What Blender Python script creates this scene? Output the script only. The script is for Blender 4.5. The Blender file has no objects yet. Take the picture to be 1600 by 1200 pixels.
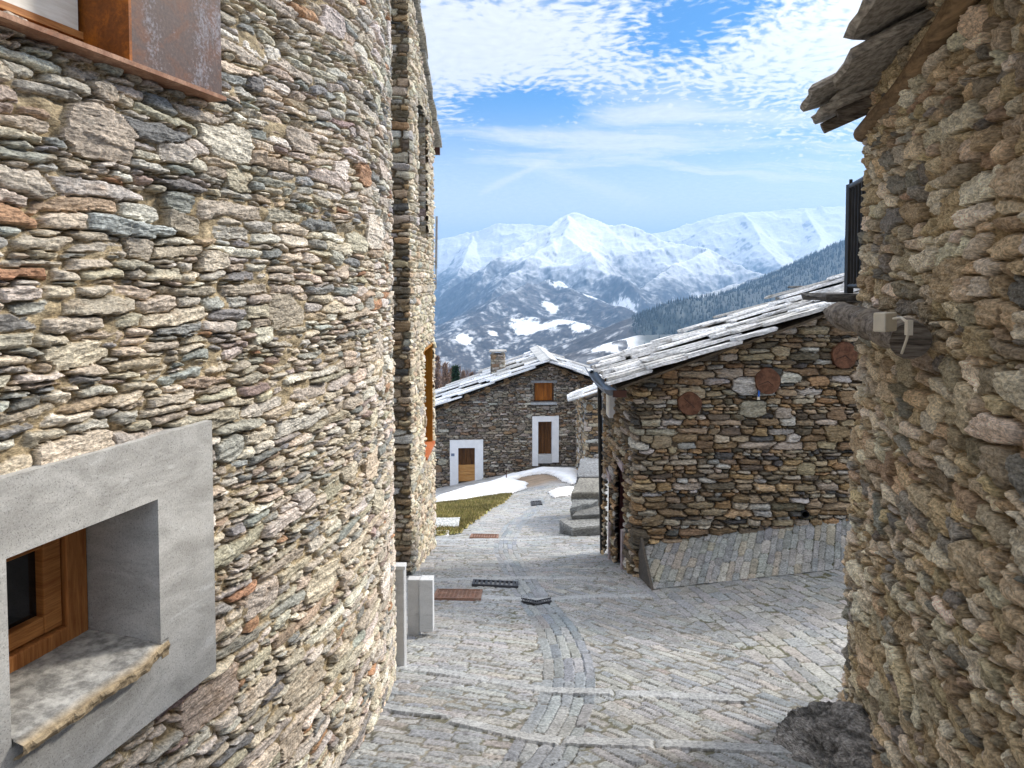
import bpy, math, random
import numpy as np
from mathutils import Vector

S = bpy.context.scene
COL = S.collection
F, CX, HY = 1070.0, 800.0, 440.0          # focal length (px of a 1600 px wide picture), centre, horizon row
PITCH = math.radians(2.3)
PY = HY + F * math.tan(PITCH)

# ------------------------------------------------------------------ camera
cam = bpy.data.cameras.new('camera')
cam.sensor_width = 36.0
cam.lens = 36.0 * F / 1600.0
cam.shift_y = -(600.0 - PY) / 1600.0
cam.clip_start = 0.05
cam.clip_end = 60000
camo = bpy.data.objects.new('camera', cam)
COL.objects.link(camo)
camo.location = (0, 0, 0)
camo.rotation_euler = (math.pi / 2 - PITCH, 0, 0)
S.camera = camo

# ------------------------------------------------------------------ light
SUN_EL, SUN_AZ = math.radians(36), math.radians(62)       # azimuth measured from +Y towards +X
SUN_STRENGTH, SUN_ANGLE = 2.3, math.radians(8)
EXPOSURE = 0.92
sun = bpy.data.lights.new('sun', 'SUN')
sun.energy = SUN_STRENGTH
sun.angle = SUN_ANGLE
sun.color = (1.0, 0.93, 0.82)
suno = bpy.data.objects.new('sun', sun)
COL.objects.link(suno)
sd = Vector((math.sin(SUN_AZ) * math.cos(SUN_EL), math.cos(SUN_AZ) * math.cos(SUN_EL), math.sin(SUN_EL)))
suno.rotation_euler = sd.to_track_quat('Z', 'Y').to_euler()
S.view_settings.view_transform = 'Standard'
S.view_settings.look = 'None'
S.view_settings.exposure = EXPOSURE
S.view_settings.gamma = 1.0


# ------------------------------------------------------------------ node helpers
class NT:
    def __init__(self, tree):
        self.t = tree
        self.n = tree.nodes
        self.l = tree.links

    def new(self, kind, **kw):
        nd = self.n.new(kind)
        for k, v in kw.items():
            setattr(nd, k, v)
        return nd

    def put(self, sock, v):
        if isinstance(v, bpy.types.NodeSocket):
            self.l.new(v, sock)
        elif v is not None:
            sock.default_value = v

    def math(self, op, a, b=None, c=None, clamp=False):
        nd = self.new('ShaderNodeMath', operation=op, use_clamp=clamp)
        for i, v in enumerate((a, b, c)):
            self.put(nd.inputs[i], v)
        return nd.outputs[0]

    def mix(self, f, a, b, blend='MIX'):
        nd = self.new('ShaderNodeMix', data_type='RGBA', blend_type=blend)
        self.put(nd.inputs[0], f)
        self.put(nd.inputs[6], a if isinstance(a, bpy.types.NodeSocket) else (*a[:3], 1))
        self.put(nd.inputs[7], b if isinstance(b, bpy.types.NodeSocket) else (*b[:3], 1))
        return nd.outputs[2]

    def noise(self, vec, scale, detail=4, rough=0.55, dist=0.0):
        nd = self.new('ShaderNodeTexNoise')
        self.put(nd.inputs['Vector'], vec)
        nd.inputs['Scale'].default_value = scale
        nd.inputs['Detail'].default_value = detail
        nd.inputs['Roughness'].default_value = rough
        nd.inputs['Distortion'].default_value = dist
        return nd.outputs['Fac']

    def ramp(self, f, lo, hi, a=0.0, b=1.0):
        nd = self.new('ShaderNodeMapRange', interpolation_type='SMOOTHSTEP')
        self.put(nd.inputs[0], f)
        for i, v in enumerate((lo, hi, a, b)):
            nd.inputs[i + 1].default_value = v
        return nd.outputs[0]

    def mapping(self, vec, scale=(1, 1, 1), rot=(0, 0, 0), loc=(0, 0, 0)):
        nd = self.new('ShaderNodeMapping')
        self.put(nd.inputs[0], vec)
        nd.inputs['Scale'].default_value = scale
        nd.inputs['Rotation'].default_value = rot
        nd.inputs['Location'].default_value = loc
        return nd.outputs[0]

    def comb(self, x, y, z):
        nd = self.new('ShaderNodeCombineXYZ')
        for i, v in enumerate((x, y, z)):
            self.put(nd.inputs[i], v)
        return nd.outputs[0]


# ------------------------------------------------------------------ sky
W = bpy.data.worlds.new('World')
S.world = W
W.use_nodes = True
w = NT(W.node_tree)
w.n.clear()
sky = w.new('ShaderNodeTexSky', sky_type='NISHITA')
sky.sun_disc = False
sky.sun_elevation = SUN_EL
sky.sun_rotation = SUN_AZ
sky.altitude = 1200
sky.air_density = 1.0
sky.dust_density = 0.4
sky.ozone_density = 2.5
tc = w.new('ShaderNodeTexCoord')
sep = w.new('ShaderNodeSeparateXYZ')
w.l.new(tc.outputs['Generated'], sep.inputs[0])
dx, dy, dz = sep.outputs
az = w.math('ARCTAN2', dx, dy)
el = w.math('ARCSINE', dz)
den = w.math('ADD', w.math('MAXIMUM', dz, 0.0), 0.16)
pp = w.comb(w.math('DIVIDE', dx, den), w.math('DIVIDE', dy, den), 0.0)     # the cloud layer seen as a plane overhead


def blob(a0, e0, ra, re, soft=1.0):
    """1 inside an elliptical patch of the sky round azimuth a0, elevation e0 (degrees), falling to 0"""
    u = w.math('DIVIDE', w.math('SUBTRACT', az, math.radians(a0)), math.radians(ra))
    v = w.math('DIVIDE', w.math('SUBTRACT', el, math.radians(e0)), math.radians(re))
    d = w.math('ADD', w.math('MULTIPLY', u, u), w.math('MULTIPLY', v, v))
    return w.math('EXPONENT', w.math('MULTIPLY', d, -soft))


warp = w.new('ShaderNodeTexNoise')
w.l.new(pp, warp.inputs['Vector'])
warp.inputs['Scale'].default_value = 2.2
warp.inputs['Detail'].default_value = 3
wv = w.new('ShaderNodeVectorMath', operation='MULTIPLY_ADD')
w.l.new(warp.outputs['Color'], wv.inputs[0])
wv.inputs[1].default_value = (0.25, 0.25, 0.0)
w.l.new(pp, wv.inputs[2])
ppw = wv.outputs[0]
# small cloud puffs (altocumulus)
vor = w.new('ShaderNodeTexVoronoi', feature='SMOOTH_F1')
w.l.new(ppw, vor.inputs['Vector'])
vor.inputs['Scale'].default_value = 17.0
vor.inputs['Smoothness'].default_value = 0.35
puff = w.ramp(vor.outputs['Distance'], 0.55, 0.12)
puffn = w.noise(w.mapping(ppw, (1.0, 1.25, 1)), 30.0, 3, 0.5)
puff = w.math('ADD', w.math('MULTIPLY', puff, 0.30), w.math('MULTIPLY', w.ramp(puffn, 0.30, 0.70), 0.75))
cover_n = w.noise(w.mapping(pp, (1.3, 1.9, 1)), 1.4, 5, 0.6)
# where the layer is thick and where it opens
alto = w.math('ADD', blob(4, 19, 22, 4.0), blob(26, 16, 12, 7.0))
alto = w.math('ADD', alto, blob(-8, 18, 12, 4.5))
alto = w.math('ADD', alto, w.ramp(el, math.radians(24), math.radians(34)))
gap = w.math('ADD', blob(13.5, 18.6, 5.0, 1.9), w.math('MULTIPLY', blob(0.5, 14.3, 4.4, 1.3), 1.3))
gap = w.math('ADD', gap, w.math('MULTIPLY', blob(16, 20.5, 6.0, 1.5), 0.8))
dens = w.math('ADD', w.math('MULTIPLY', alto, 0.62), w.math('MULTIPLY', cover_n, 0.5))
dens = w.math('SUBTRACT', dens, w.math('MULTIPLY', gap, 0.62))
a1 = w.ramp(w.math('ADD', dens, w.math('MULTIPLY', w.math('SUBTRACT', puff, 0.5), 0.75)), 0.22, 0.92)
# thin streaks (cirrus) below
ci = w.noise(w.mapping(ppw, (0.5, 1.8, 1), (0, 0, math.radians(24))), 2.8, 7, 0.62, 0.35)
band = w.math('ADD', blob(11, 12.5, 12, 3.2), w.math('MULTIPLY', blob(22, 8, 13, 4.0), 0.9))
band = w.math('ADD', band, w.math('MULTIPLY', blob(3, 10.4, 8, 1.2), 0.35))
a2 = w.ramp(w.math('SUBTRACT', w.math('ADD', w.math('MULTIPLY', band, 0.26), w.math('MULTIPLY', ci, 1.15)),
                   w.math('MULTIPLY', gap, 0.45)), 0.45, 1.0)


def trail(a0, e0, a1_, e1, wid):
    """an old condensation trail between two directions"""
    ax, ay = math.radians(a0), math.radians(e0)
    bx, by = math.radians(a1_) - ax, math.radians(e1) - ay
    L2 = bx * bx + by * by
    qx, qy = w.math('SUBTRACT', az, ax), w.math('SUBTRACT', el, ay)
    wob = w.math('MULTIPLY', w.math('SUBTRACT', w.noise(pp, 9.0, 4), 0.5), 0.012)
    t = w.math('DIVIDE', w.math('ADD', w.math('MULTIPLY', qx, bx), w.math('MULTIPLY', qy, by)), L2)
    n = w.math('DIVIDE', w.math('SUBTRACT', w.math('MULTIPLY', qx, by), w.math('MULTIPLY', qy, bx)), math.sqrt(L2))
    n = w.math('DIVIDE', w.math('ADD', n, wob), wid)
    g = w.math('EXPONENT', w.math('MULTIPLY', w.math('MULTIPLY', n, n), -1.0))
    tt = w.math('MULTIPLY', w.ramp(t, -0.04, 0.12), w.ramp(t, 1.05, 0.6))
    return w.math('MULTIPLY', g, tt)


tr = w.math('MULTIPLY', trail(-2.9, 7.2, 4.4, 10.6, 0.0045), 0.8)
tr = w.math('ADD', tr, w.math('MULTIPLY', trail(1.5, 9.6, 13.5, 5.5, 0.010), 0.55))
tr = w.math('ADD', tr, w.math('MULTIPLY', trail(-1.6, 12.6, 2.5, 10.8, 0.004), 0.5))
cl = w.math('MAXIMUM', w.math('MULTIPLY', a1, 0.97), w.math('MULTIPLY', a2, 0.9))
tr = w.math('MULTIPLY', tr, 0.85)
# pale air near the horizon
pale = w.ramp(el, math.radians(16), math.radians(4.0))
cl = w.math('MAXIMUM', cl, w.math('MULTIPLY', pale, 0.90))
cl = w.math('ADD', cl, w.math('MULTIPLY', tr, w.math('SUBTRACT', 1.0, cl)), clamp=True)
# overhead and round the sun the thin layer is much brighter than near the horizon
bright = w.math('ADD', w.ramp(el, math.radians(24), math.radians(50), 5.8, 14.0), w.math('MULTIPLY', blob(62, 36, 30, 22), 14.0))
bright = w.math('ADD', bright, w.ramp(el, math.radians(15), math.radians(0), 0.0, 3.2))
bright = w.math('MULTIPLY', bright, w.math('ADD', 0.80, w.math('MULTIPLY', puffn, 0.36)))
cloudc = w.mix(1.0, (1.0, 0.985, 0.975), w.comb(bright, bright, bright), 'MULTIPLY')
deep = w.mix(1.0, sky.outputs[0], (0.15, 0.54, 0.82), 'MULTIPLY')
skyc = w.mix(cl, deep, cloudc)
bg = w.new('ShaderNodeBackground')
w.l.new(skyc, bg.inputs['Color'])
bg.inputs['Strength'].default_value = 0.10
out = w.new('ShaderNodeOutputWorld')
w.l.new(bg.outputs[0], out.inputs['Surface'])

# ------------------------------------------------------------------ geometry of the picture -> the place
_c, _s = math.cos(PITCH), math.sin(PITCH)


def ray(px, py):
    xc, yc = (px - CX) / F, -(py - PY) / F
    return Vector((xc, _c + yc * _s, -_s + yc * _c))


def P(px, py, Y):
    """the point at depth Y seen at a pixel of the photograph (measuring aid)"""
    d = ray(px, py)
    return d * (Y / d.y)


def sstep(x, a, b):
    t = np.clip((np.asarray(x, float) - a) / (b - a), 0, 1)
    return t * t * (3 - 2 * t)


def ground(x, y):
    x = np.asarray(x, float)
    y = np.asarray(y, float)
    z = -1.75 - 0.24 * y + 0.0021 * np.maximum(y - 16, 0) ** 2
    z = z + 0.11 * np.clip(x - 1.7, 0, 4) * sstep(y, 3.5, 6.5) * (1 - sstep(y, 9.2, 11))
    z = z + 0.20 * np.clip(x, -7, 1.4) * sstep(y, 16, 28)
    z = z - 0.03 * np.exp(-((x - 0.25) / 0.5) ** 2)
    return z


def GP(px, py):
    d = ray(px, py)
    d = d / d.y
    lo, hi = 0.5, 60.0
    prev = None
    for i in range(400):
        Y = 1.0 + i * 0.1
        if Y * d.z <= float(ground(Y * d.x, Y)):
            lo, hi = Y - 0.1, Y
            break
    for _ in range(20):
        m = (lo + hi) / 2
        if m * d.z <= float(ground(m * d.x, m)):
            hi = m
        else:
            lo = m
    return Vector((hi * d.x, hi, hi * d.z))


# ------------------------------------------------------------------ noise in numpy
_T = np.random.default_rng(5).random((256, 256)).astype(np.float32)


def vn(x, y, seed=0):
    xi = np.floor(x).astype(np.int32)
    yi = np.floor(y).astype(np.int32)
    fx = (x - xi).astype(np.float32)
    fy = (y - yi).astype(np.float32)
    fx = fx * fx * (3 - 2 * fx)
    fy = fy * fy * (3 - 2 * fy)
    xi = xi + seed * 37
    yi = yi + seed * 91
    a = _T[xi & 255, yi & 255]
    b = _T[(xi + 1) & 255, yi & 255]
    c = _T[xi & 255, (yi + 1) & 255]
    d = _T[(xi + 1) & 255, (yi + 1) & 255]
    return (a + (b - a) * fx) * (1 - fy) + (c + (d - c) * fx) * fy


def fbm(x, y, octv=4, seed=0, gain=0.5, lac=2.03):
    s = 0.0
    amp = 1.0
    tot = 0.0
    for o in range(octv):
        s = s + amp * vn(x, y, seed + o * 3)
        tot += amp
        amp *= gain
        x = x * lac + 11.3
        y = y * lac + 7.7
    return s / tot - 0.5


def ridged(x, y, octv=5, seed=0, gain=0.55):
    s = 0.0
    amp = 1.0
    tot = 0.0
    for o in range(octv):
        s = s + amp * (1 - np.abs(2 * vn(x, y, seed + o * 3) - 1))
        tot += amp
        amp *= gain
        x = x * 2.07 + 3.1
        y = y * 2.07 + 9.2
    return s / tot


# ------------------------------------------------------------------ objects
ORG = {}


def tag(o, label=None, cat=None, group=None, kind=None):
    if label:
        o['label'] = label
    if cat:
        o['category'] = cat
    if group:
        o['group'] = group
    if kind:
        o['kind'] = kind
    return o


def thing(name, loc, label, cat, group=None):
    o = bpy.data.objects.new(name, None)
    o.empty_display_size = 0.2
    COL.objects.link(o)
    o.location = loc
    ORG[o.name] = Vector(loc)
    return tag(o, label, cat, group)


class MB:
    """collects polygons in world coordinates and links them as one mesh object"""

    def __init__(self):
        self.v = []
        self.c = []
        self.f = []
        self.sm = []
        self.n = 0

    def add(self, verts, faces, col=(0.5, 0.5, 0.5), smooth=False):
        verts = np.asarray(verts, np.float32).reshape(-1, 3)
        col = np.asarray(col, np.float32)
        if col.ndim == 1:
            col = np.tile(col[:3], (len(verts), 1))
        self.v.append(verts)
        self.c.append(col[:, :3])
        if isinstance(faces, np.ndarray):
            self.f.append((faces + self.n).astype(np.int64))
            self.sm.append(np.full(len(faces), smooth))
        else:
            by = {}
            for f in faces:
                by.setdefault(len(f), []).append(f)
            for k, fs in by.items():
                self.f.append(np.asarray(fs, np.int64) + self.n)
                self.sm.append(np.full(len(fs), smooth))
        self.n += len(verts)

    def box(self, c, s, axes=None, col=(0.5, 0.5, 0.5), jit=0.0, rng=None):
        c = np.asarray(c, float)
        A = np.eye(3) if axes is None else np.asarray([list(a) for a in axes], float)
        q = []
        for k in range(8):
            l = np.array([(k & 1) - 0.5, ((k >> 1) & 1) - 0.5, ((k >> 2) & 1) - 0.5]) * np.asarray(s, float)
            if jit:
                l = l + (rng.random(3) - 0.5) * jit
            q.append(c + l @ A)
        self.add(q, [(0, 2, 3, 1), (4, 5, 7, 6), (0, 1, 5, 4), (2, 6, 7, 3), (0, 4, 6, 2), (1, 3, 7, 5)], col)

    def prism(self, poly, z0, z1, col=(0.5, 0.5, 0.5)):
        """vertical prism; z1 may be a list (one height per corner)"""
        n = len(poly)
        z0 = [z0] * n if np.isscalar(z0) else z0
        z1 = [z1] * n if np.isscalar(z1) else z1
        q = [(p[0], p[1], z) for p, z in zip(poly, z0)] + [(p[0], p[1], z) for p, z in zip(poly, z1)]
        fs = [tuple(range(n))[::-1], tuple(range(n, 2 * n))]
        fs += [(i, (i + 1) % n, n + (i + 1) % n, n + i) for i in range(n)]
        self.add(q, fs, col)

    def tube(self, pts, rad, n=10, col=(0.5, 0.5, 0.5), smooth=True, cap=True):
        pts = [np.asarray(p, float) for p in pts]
        rad = [rad] * len(pts) if np.isscalar(rad) else rad
        q = []
        for i, p in enumerate(pts):
            t = pts[min(i + 1, len(pts) - 1)] - pts[max(i - 1, 0)]
            t = t / (np.linalg.norm(t) + 1e-9)
            a = np.array([0, 0, 1.0]) if abs(t[2]) < 0.9 else np.array([1.0, 0, 0])
            u = np.cross(t, a)
            u /= np.linalg.norm(u)
            v = np.cross(t, u)
            for k in range(n):
                an = 2 * math.pi * k / n
                q.append(p + rad[i] * (math.cos(an) * u + math.sin(an) * v))
        fs = []
        for i in range(len(pts) - 1):
            for k in range(n):
                fs.append((i * n + k, i * n + (k + 1) % n, (i + 1) * n + (k + 1) % n, (i + 1) * n + k))
        m = len(q)
        self.add(q, fs, col, smooth)
        if cap:
            self.add(q[:n], [tuple(range(n))[::-1]], col)
            self.add(q[-n:], [tuple(range(n))], col)

    def grid(self, X, Y, Z, col, mask=None, smooth=False):
        nv, nu = X.shape
        idx = np.arange(nv * nu).reshape(nv, nu)
        q = np.stack([idx[:-1, :-1], idx[:-1, 1:], idx[1:, 1:], idx[1:, :-1]], -1)
        q = q[mask] if mask is not None else q.reshape(-1, 4)
        used = np.zeros(nv * nu, bool)
        used[q.ravel()] = True
        re = np.cumsum(used) - 1
        V = np.stack([X, Y, Z], -1).reshape(-1, 3)[used]
        C = np.asarray(col).reshape(-1, 3)[used]
        self.add(V, re[q], C, smooth)

    def build(self, name, mat, parent=None, label=None, cat=None, group=None, kind=None, loc=None, bevel=0.0):
        V = np.concatenate(self.v)
        C = np.concatenate(self.c)
        if parent is not None:
            o0 = ORG.get(parent.name, Vector((0, 0, 0)))
            lo = Vector((0, 0, 0))
        else:
            lo = Vector(loc) if loc is not None else Vector((0, 0, 0))
            o0 = lo
        V = V - np.array(o0, np.float32)
        me = bpy.data.meshes.new(name)
        loops = np.concatenate([f.ravel() for f in self.f]).astype(np.int32)
        cnt = np.concatenate([np.full(len(f), f.shape[1]) for f in self.f]).astype(np.int32)
        st = np.concatenate([[0], np.cumsum(cnt)[:-1]]).astype(np.int32)
        me.vertices.add(len(V))
        me.loops.add(len(loops))
        me.polygons.add(len(cnt))
        me.vertices.foreach_set('co', V.astype(np.float32).ravel())
        me.loops.foreach_set('vertex_index', loops)
        me.polygons.foreach_set('loop_start', st)
        me.polygons.foreach_set('loop_total', cnt)
        me.polygons.foreach_set('use_smooth', np.concatenate(self.sm).astype(bool))
        at = me.color_attributes.new('Col', 'FLOAT_COLOR', 'POINT')
        at.data.foreach_set('color', np.concatenate([C, np.ones((len(C), 1), np.float32)], 1).astype(np.float32).ravel())
        me.update(calc_edges=True)
        me.validate()
        me.materials.append(mat)
        o = bpy.data.objects.new(name, me)
        COL.objects.link(o)
        if parent is not None:
            o.parent = parent
        o.location = lo
        ORG[o.name] = o0
        if bevel:
            b = o.modifiers.new('bevel', 'BEVEL')
            b.width = bevel
            b.segments = 2
            b.limit_method = 'ANGLE'
        return tag(o, label, cat, group, kind)


# ------------------------------------------------------------------ materials
def lin(*rgb):
    return tuple(((c / 255) / 12.92 if c / 255 <= 0.04045 else ((c / 255 + 0.055) / 1.055) ** 2.4) for c in rgb)


def base_mat(name, rough=0.85, spec=0.3):
    m = bpy.data.materials.new(name)
    m.use_nodes = True
    t = NT(m.node_tree)
    b = t.n['Principled BSDF']
    b.inputs['Roughness'].default_value = rough
    b.inputs['Specular IOR Level'].default_value = spec
    return m, t, b


def bump(t, b, h, strength=0.5, dist=0.01):
    nd = t.new('ShaderNodeBump')
    nd.inputs['Strength'].default_value = strength
    nd.inputs['Distance'].default_value = dist
    t.l.new(h, nd.inputs['Height'])
    t.l.new(nd.outputs[0], b.inputs['Normal'])


def mat_stone(name, fine=60.0, amt=0.55, bstr=0.5, bdist=0.008, rough=0.92, stretch=(1, 1, 3)):
    """colour of each stone from the mesh, with fine mineral grain on top"""
    m, t, b = base_mat(name, rough, 0.25)
    at = t.new('ShaderNodeAttribute', attribute_name='Col')
    co = t.new('ShaderNodeTexCoord').outputs['Object']
    mp = t.mapping(co, stretch)
    n1 = t.noise(mp, fine, 5, 0.65)
    n2 = t.noise(co, fine * 0.17, 4, 0.6)
    k = t.math('ADD', t.ramp(n1, 0.28, 0.72, 1 - amt, 1 + amt * 0.8), t.math('MULTIPLY', t.math('SUBTRACT', n2, 0.5), amt))
    c = t.mix(1.0, at.outputs['Color'], t.comb(k, k, k), 'MULTIPLY')
    t.l.new(c, b.inputs['Base Color'])
    bump(t, b, n1, bstr, bdist)
    return m


def mat_attr(name, rough=0.7, fine=40, amt=0.25, bstr=0.2, spec=0.3, metallic=0.0, stretch=(1, 1, 1)):
    m = mat_stone(name, fine, amt, bstr, 0.004, rough, stretch)
    b = m.node_tree.nodes['Principled BSDF']
    b.inputs['Specular IOR Level'].default_value = spec
    b.inputs['Metallic'].default_value = metallic
    return m


def mat_wood(name, ca, cb, scale=(3, 3, 45), rough=0.6, fine=1.0, bstr=0.25, rot=(0, 0, 0)):
    m, t, b = base_mat(name, rough, 0.3)
    co = t.new('ShaderNodeTexCoord').outputs['Object']
    mp = t.mapping(co, scale, rot)
    n = t.noise(mp, fine, 6, 0.6, 0.8)
    n2 = t.noise(t.mapping(co, tuple(s * 5 for s in scale), rot), fine, 3, 0.6)
    k = t.math('ADD', t.math('MULTIPLY', n, 0.7), t.math('MULTIPLY', n2, 0.3))
    c = t.mix(t.ramp(k, 0.32, 0.68), ca, cb)
    t.l.new(c, b.inputs['Base Color'])
    bump(t, b, k, bstr, 0.004)
    return m


def mat_concrete(name, c0=(0.36, 0.35, 0.33), c1=(0.54, 0.53, 0.505)):
    m, t, b = base_mat(name, 0.9, 0.2)
    co = t.new('ShaderNodeTexCoord').outputs['Object']
    a = t.noise(t.mapping(co, (1, 1, 2.0), (0.3, 0.4, 0.2)), 3.2, 6, 0.62, 1.4)
    f = t.noise(co, 150, 3, 0.7)
    pit = t.ramp(t.noise(co, 210, 2, 0.5), 0.30, 0.42)
    s = t.ramp(t.noise(t.mapping(co, (1, 1, 5), (0, 0.6, 0)), 2.6, 5, 0.6, 2.0), 0.60, 0.72)
    c = t.mix(t.ramp(a, 0.3, 0.7), c0, c1)
    st2 = t.ramp(t.noise(t.mapping(co, (2, 2, 9), (0.2, 0.9, 0.4)), 3.1, 6, 0.65, 1.2), 0.56, 0.70)
    c = t.mix(t.math('MULTIPLY', s, 0.6), c, (0.63, 0.63, 0.61))
    c = t.mix(t.math('MULTIPLY', st2, 0.35), c, (0.27, 0.265, 0.255))
    k = t.math('MULTIPLY', t.ramp(f, 0.2, 0.8, 0.82, 1.14), t.math('ADD', 0.6, t.math('MULTIPLY', pit, 0.4)))
    c = t.mix(1.0, c, t.comb(k, k, k), 'MULTIPLY')
    t.l.new(c, b.inputs['Base Color'])
    h = t.math('ADD', t.math('MULTIPLY', f, 0.5), pit)
    bump(t, b, h, 0.35, 0.002)
    return m


def mat_rust(name, base, spot, pale, rough=0.6):
    m, t, b = base_mat(name, rough, 0.35)
    co = t.new('ShaderNodeTexCoord').outputs['Object']
    a = t.noise(co, 9, 7, 0.7, 0.6)
    f = t.noise(co, 90, 4, 0.7)
    d = t.noise(t.mapping(co, (1, 1, 0.5)), 5, 6, 0.7)
    c = t.mix(t.ramp(a, 0.42, 0.66), base, spot)
    c = t.mix(t.math('MULTIPLY', t.ramp(t.math('ADD', t.math('MULTIPLY', d, 0.7), t.math('MULTIPLY', f, 0.35)), 0.54, 0.66), 0.6), c, pale)
    k = t.ramp(f, 0.25, 0.75, 0.7, 1.3)
    c = t.mix(1.0, c, t.comb(k, k, k), 'MULTIPLY')
    t.l.new(c, b.inputs['Base Color'])
    bump(t, b, f, 0.15, 0.002)
    return m


def mat_plain(name, col, rough=0.6, metallic=0.0, spec=0.4, var=0.25, scale=14.0):
    m, t, b = base_mat(name, rough, spec)
    b.inputs['Metallic'].default_value = metallic
    co = t.new('ShaderNodeTexCoord').outputs['Object']
    n = t.noise(co, scale, 6, 0.65)
    k = t.ramp(n, 0.25, 0.75, 1 - var, 1 + var)
    c = t.mix(1.0, (*col, 1), t.comb(k, k, k), 'MULTIPLY')
    t.l.new(c, b.inputs['Base Color'])
    return m


def mat_snow(name):
    m, t, b = base_mat(name, 0.7, 0.3)
    co = t.new('ShaderNodeTexCoord').outputs['Object']
    n = t.noise(co, 3.5, 6, 0.65)
    at = t.new('ShaderNodeAttribute', attribute_name='Col')
    t.l.new(t.mix(1.0, t.mix(t.ramp(n, 0.25, 0.7), (0.78, 0.81, 0.86), (0.92, 0.93, 0.95)), at.outputs['Color'], 'MULTIPLY'), b.inputs['Base Color'])
    bump(t, b, n, 0.5, 0.06)
    return m


M = {
    'wall_near': mat_stone('rubble_stone', 75, 0.55, 0.85, 0.007, stretch=(1, 1, 2.2)),
    'wall_rough': mat_stone('rough_rubble', 60, 0.5, 1.0, 0.014, stretch=(1, 1, 1.8)),
    'wall_mid': mat_stone('far_rubble', 26, 0.55, 0.6, 0.012),
    'paving': mat_stone('stone_setts', 48, 0.42, 0.45, 0.006, 0.72, (1, 1, 1)),
    'slab': mat_stone('roof_stone', 22, 0.35, 0.5, 0.01, 0.85, (1, 1, 2)),
    'slate': mat_stone('weathered_slab', 20, 0.55, 0.7, 0.012, 0.9, (1, 1, 4)),
    'concrete': mat_concrete('concrete'),
    'pale_concrete': mat_concrete('pale_concrete', (0.50, 0.50, 0.50), (0.60, 0.60, 0.60)),
    'larch': mat_wood('larch_wood', lin(140, 84, 42), lin(196, 134, 78), (45, 45, 3)),
    'larch_h': mat_wood('larch_wood_lying', lin(140, 84, 42), lin(198, 138, 80), (4, 4, 60)),
    'ochre': mat_wood('ochre_board', lin(150, 98, 22), lin(182, 124, 36), (14, 14, 1.5)),
    'orange': mat_wood('orange_sill', lin(168, 88, 46), lin(196, 116, 70), (8, 2, 8)),
    'dark_board': mat_wood('dark_boards', lin(62, 38, 16), lin(112, 72, 34), (18, 18, 1.2)),
    'shutter': mat_wood('shutter_boards', lin(120, 64, 18), lin(186, 112, 40), (18, 18, 1.2)),
    'light_board': mat_wood('light_boards', lin(176, 122, 66), lin(212, 164, 104), (2, 2, 20)),
    'white_board': mat_wood('whitewashed_board', lin(214, 206, 190), lin(236, 231, 220), (4, 4, 30), 0.8),
    'beam': mat_wood('old_beam', lin(58, 50, 44), lin(146, 136, 124), (3, 12, 30), 0.9, 1.0, 0.8),
    'beam_brown': mat_wood('brown_beam', lin(84, 66, 46), lin(150, 124, 92), (20, 3, 20), 0.9, 1.0, 0.8),
    'log': mat_wood('log_end', lin(96, 52, 34), lin(140, 84, 58), (24, 24, 24), 0.8),
    'rust_dark': mat_rust('weathered_steel', lin(84, 66, 58), lin(104, 66, 42), lin(134, 134, 142), 0.5),
    'rust_orange': mat_rust('rusty_steel', lin(120, 66, 16), lin(168, 96, 22), lin(90, 58, 24), 0.6),
    'rust_lip': mat_rust('rusty_lip', lin(140, 100, 76), lin(176, 138, 112), lin(120, 76, 50), 0.7),
    'black': mat_plain('black_steel', (0.018, 0.018, 0.02), 0.45, 0.3),
    'dark': mat_plain('dark_inside', (0.012, 0.011, 0.010), 0.9),
    'gutter': mat_plain('grey_zinc', (0.16, 0.17, 0.19), 0.4, 0.7),
    'brown_metal': mat_plain('brown_metal', lin(72, 44, 34), 0.5, 0.3),
    'white_paint': mat_plain('white_limewash', (0.80, 0.80, 0.81), 0.85, 0, 0.2, 0.06, 4),
    'cream_plastic': mat_plain('cream_plastic', lin(214, 206, 188), 0.5, 0, 0.4, 0.08),
    'blue': mat_plain('blue_strap', lin(20, 96, 190), 0.5),
    'plate': mat_plain('grey_blue_plate', lin(112, 126, 150), 0.4),
    'grate': mat_plain('cast_iron', (0.06, 0.06, 0.065), 0.6, 0.5),
    'grate_rust': mat_rust('rusty_cover', lin(124, 96, 82), lin(146, 108, 88), lin(160, 140, 126), 0.8),
    'pinkboard': mat_plain('pale_mauve_board', lin(168, 152, 152), 0.7),
    'maroon': mat_plain('maroon_paint', lin(62, 26, 25), 0.6),
    'snow': mat_snow('snow'),
    'grass': mat_attr('dry_grass', 0.9, 30, 0.3, 0.1),
    'bark': mat_plain('bark', (0.075, 0.06, 0.05), 0.95),
    'twig': mat_attr('foliage', 0.95, 3, 0.25, 0.1),
    'terrain': mat_attr('mountain_ground', 0.95, 0.05, 0.15, 0.0, 0.1),
    'pole': mat_plain('grey_pole', lin(150, 150, 152), 0.4, 0.4),
}
_g, _t, _b = base_mat('window_glass', 0.04, 0.5)
_b.inputs['Base Color'].default_value = (0.012, 0.012, 0.014, 1)
M['glass'] = _g

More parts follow.
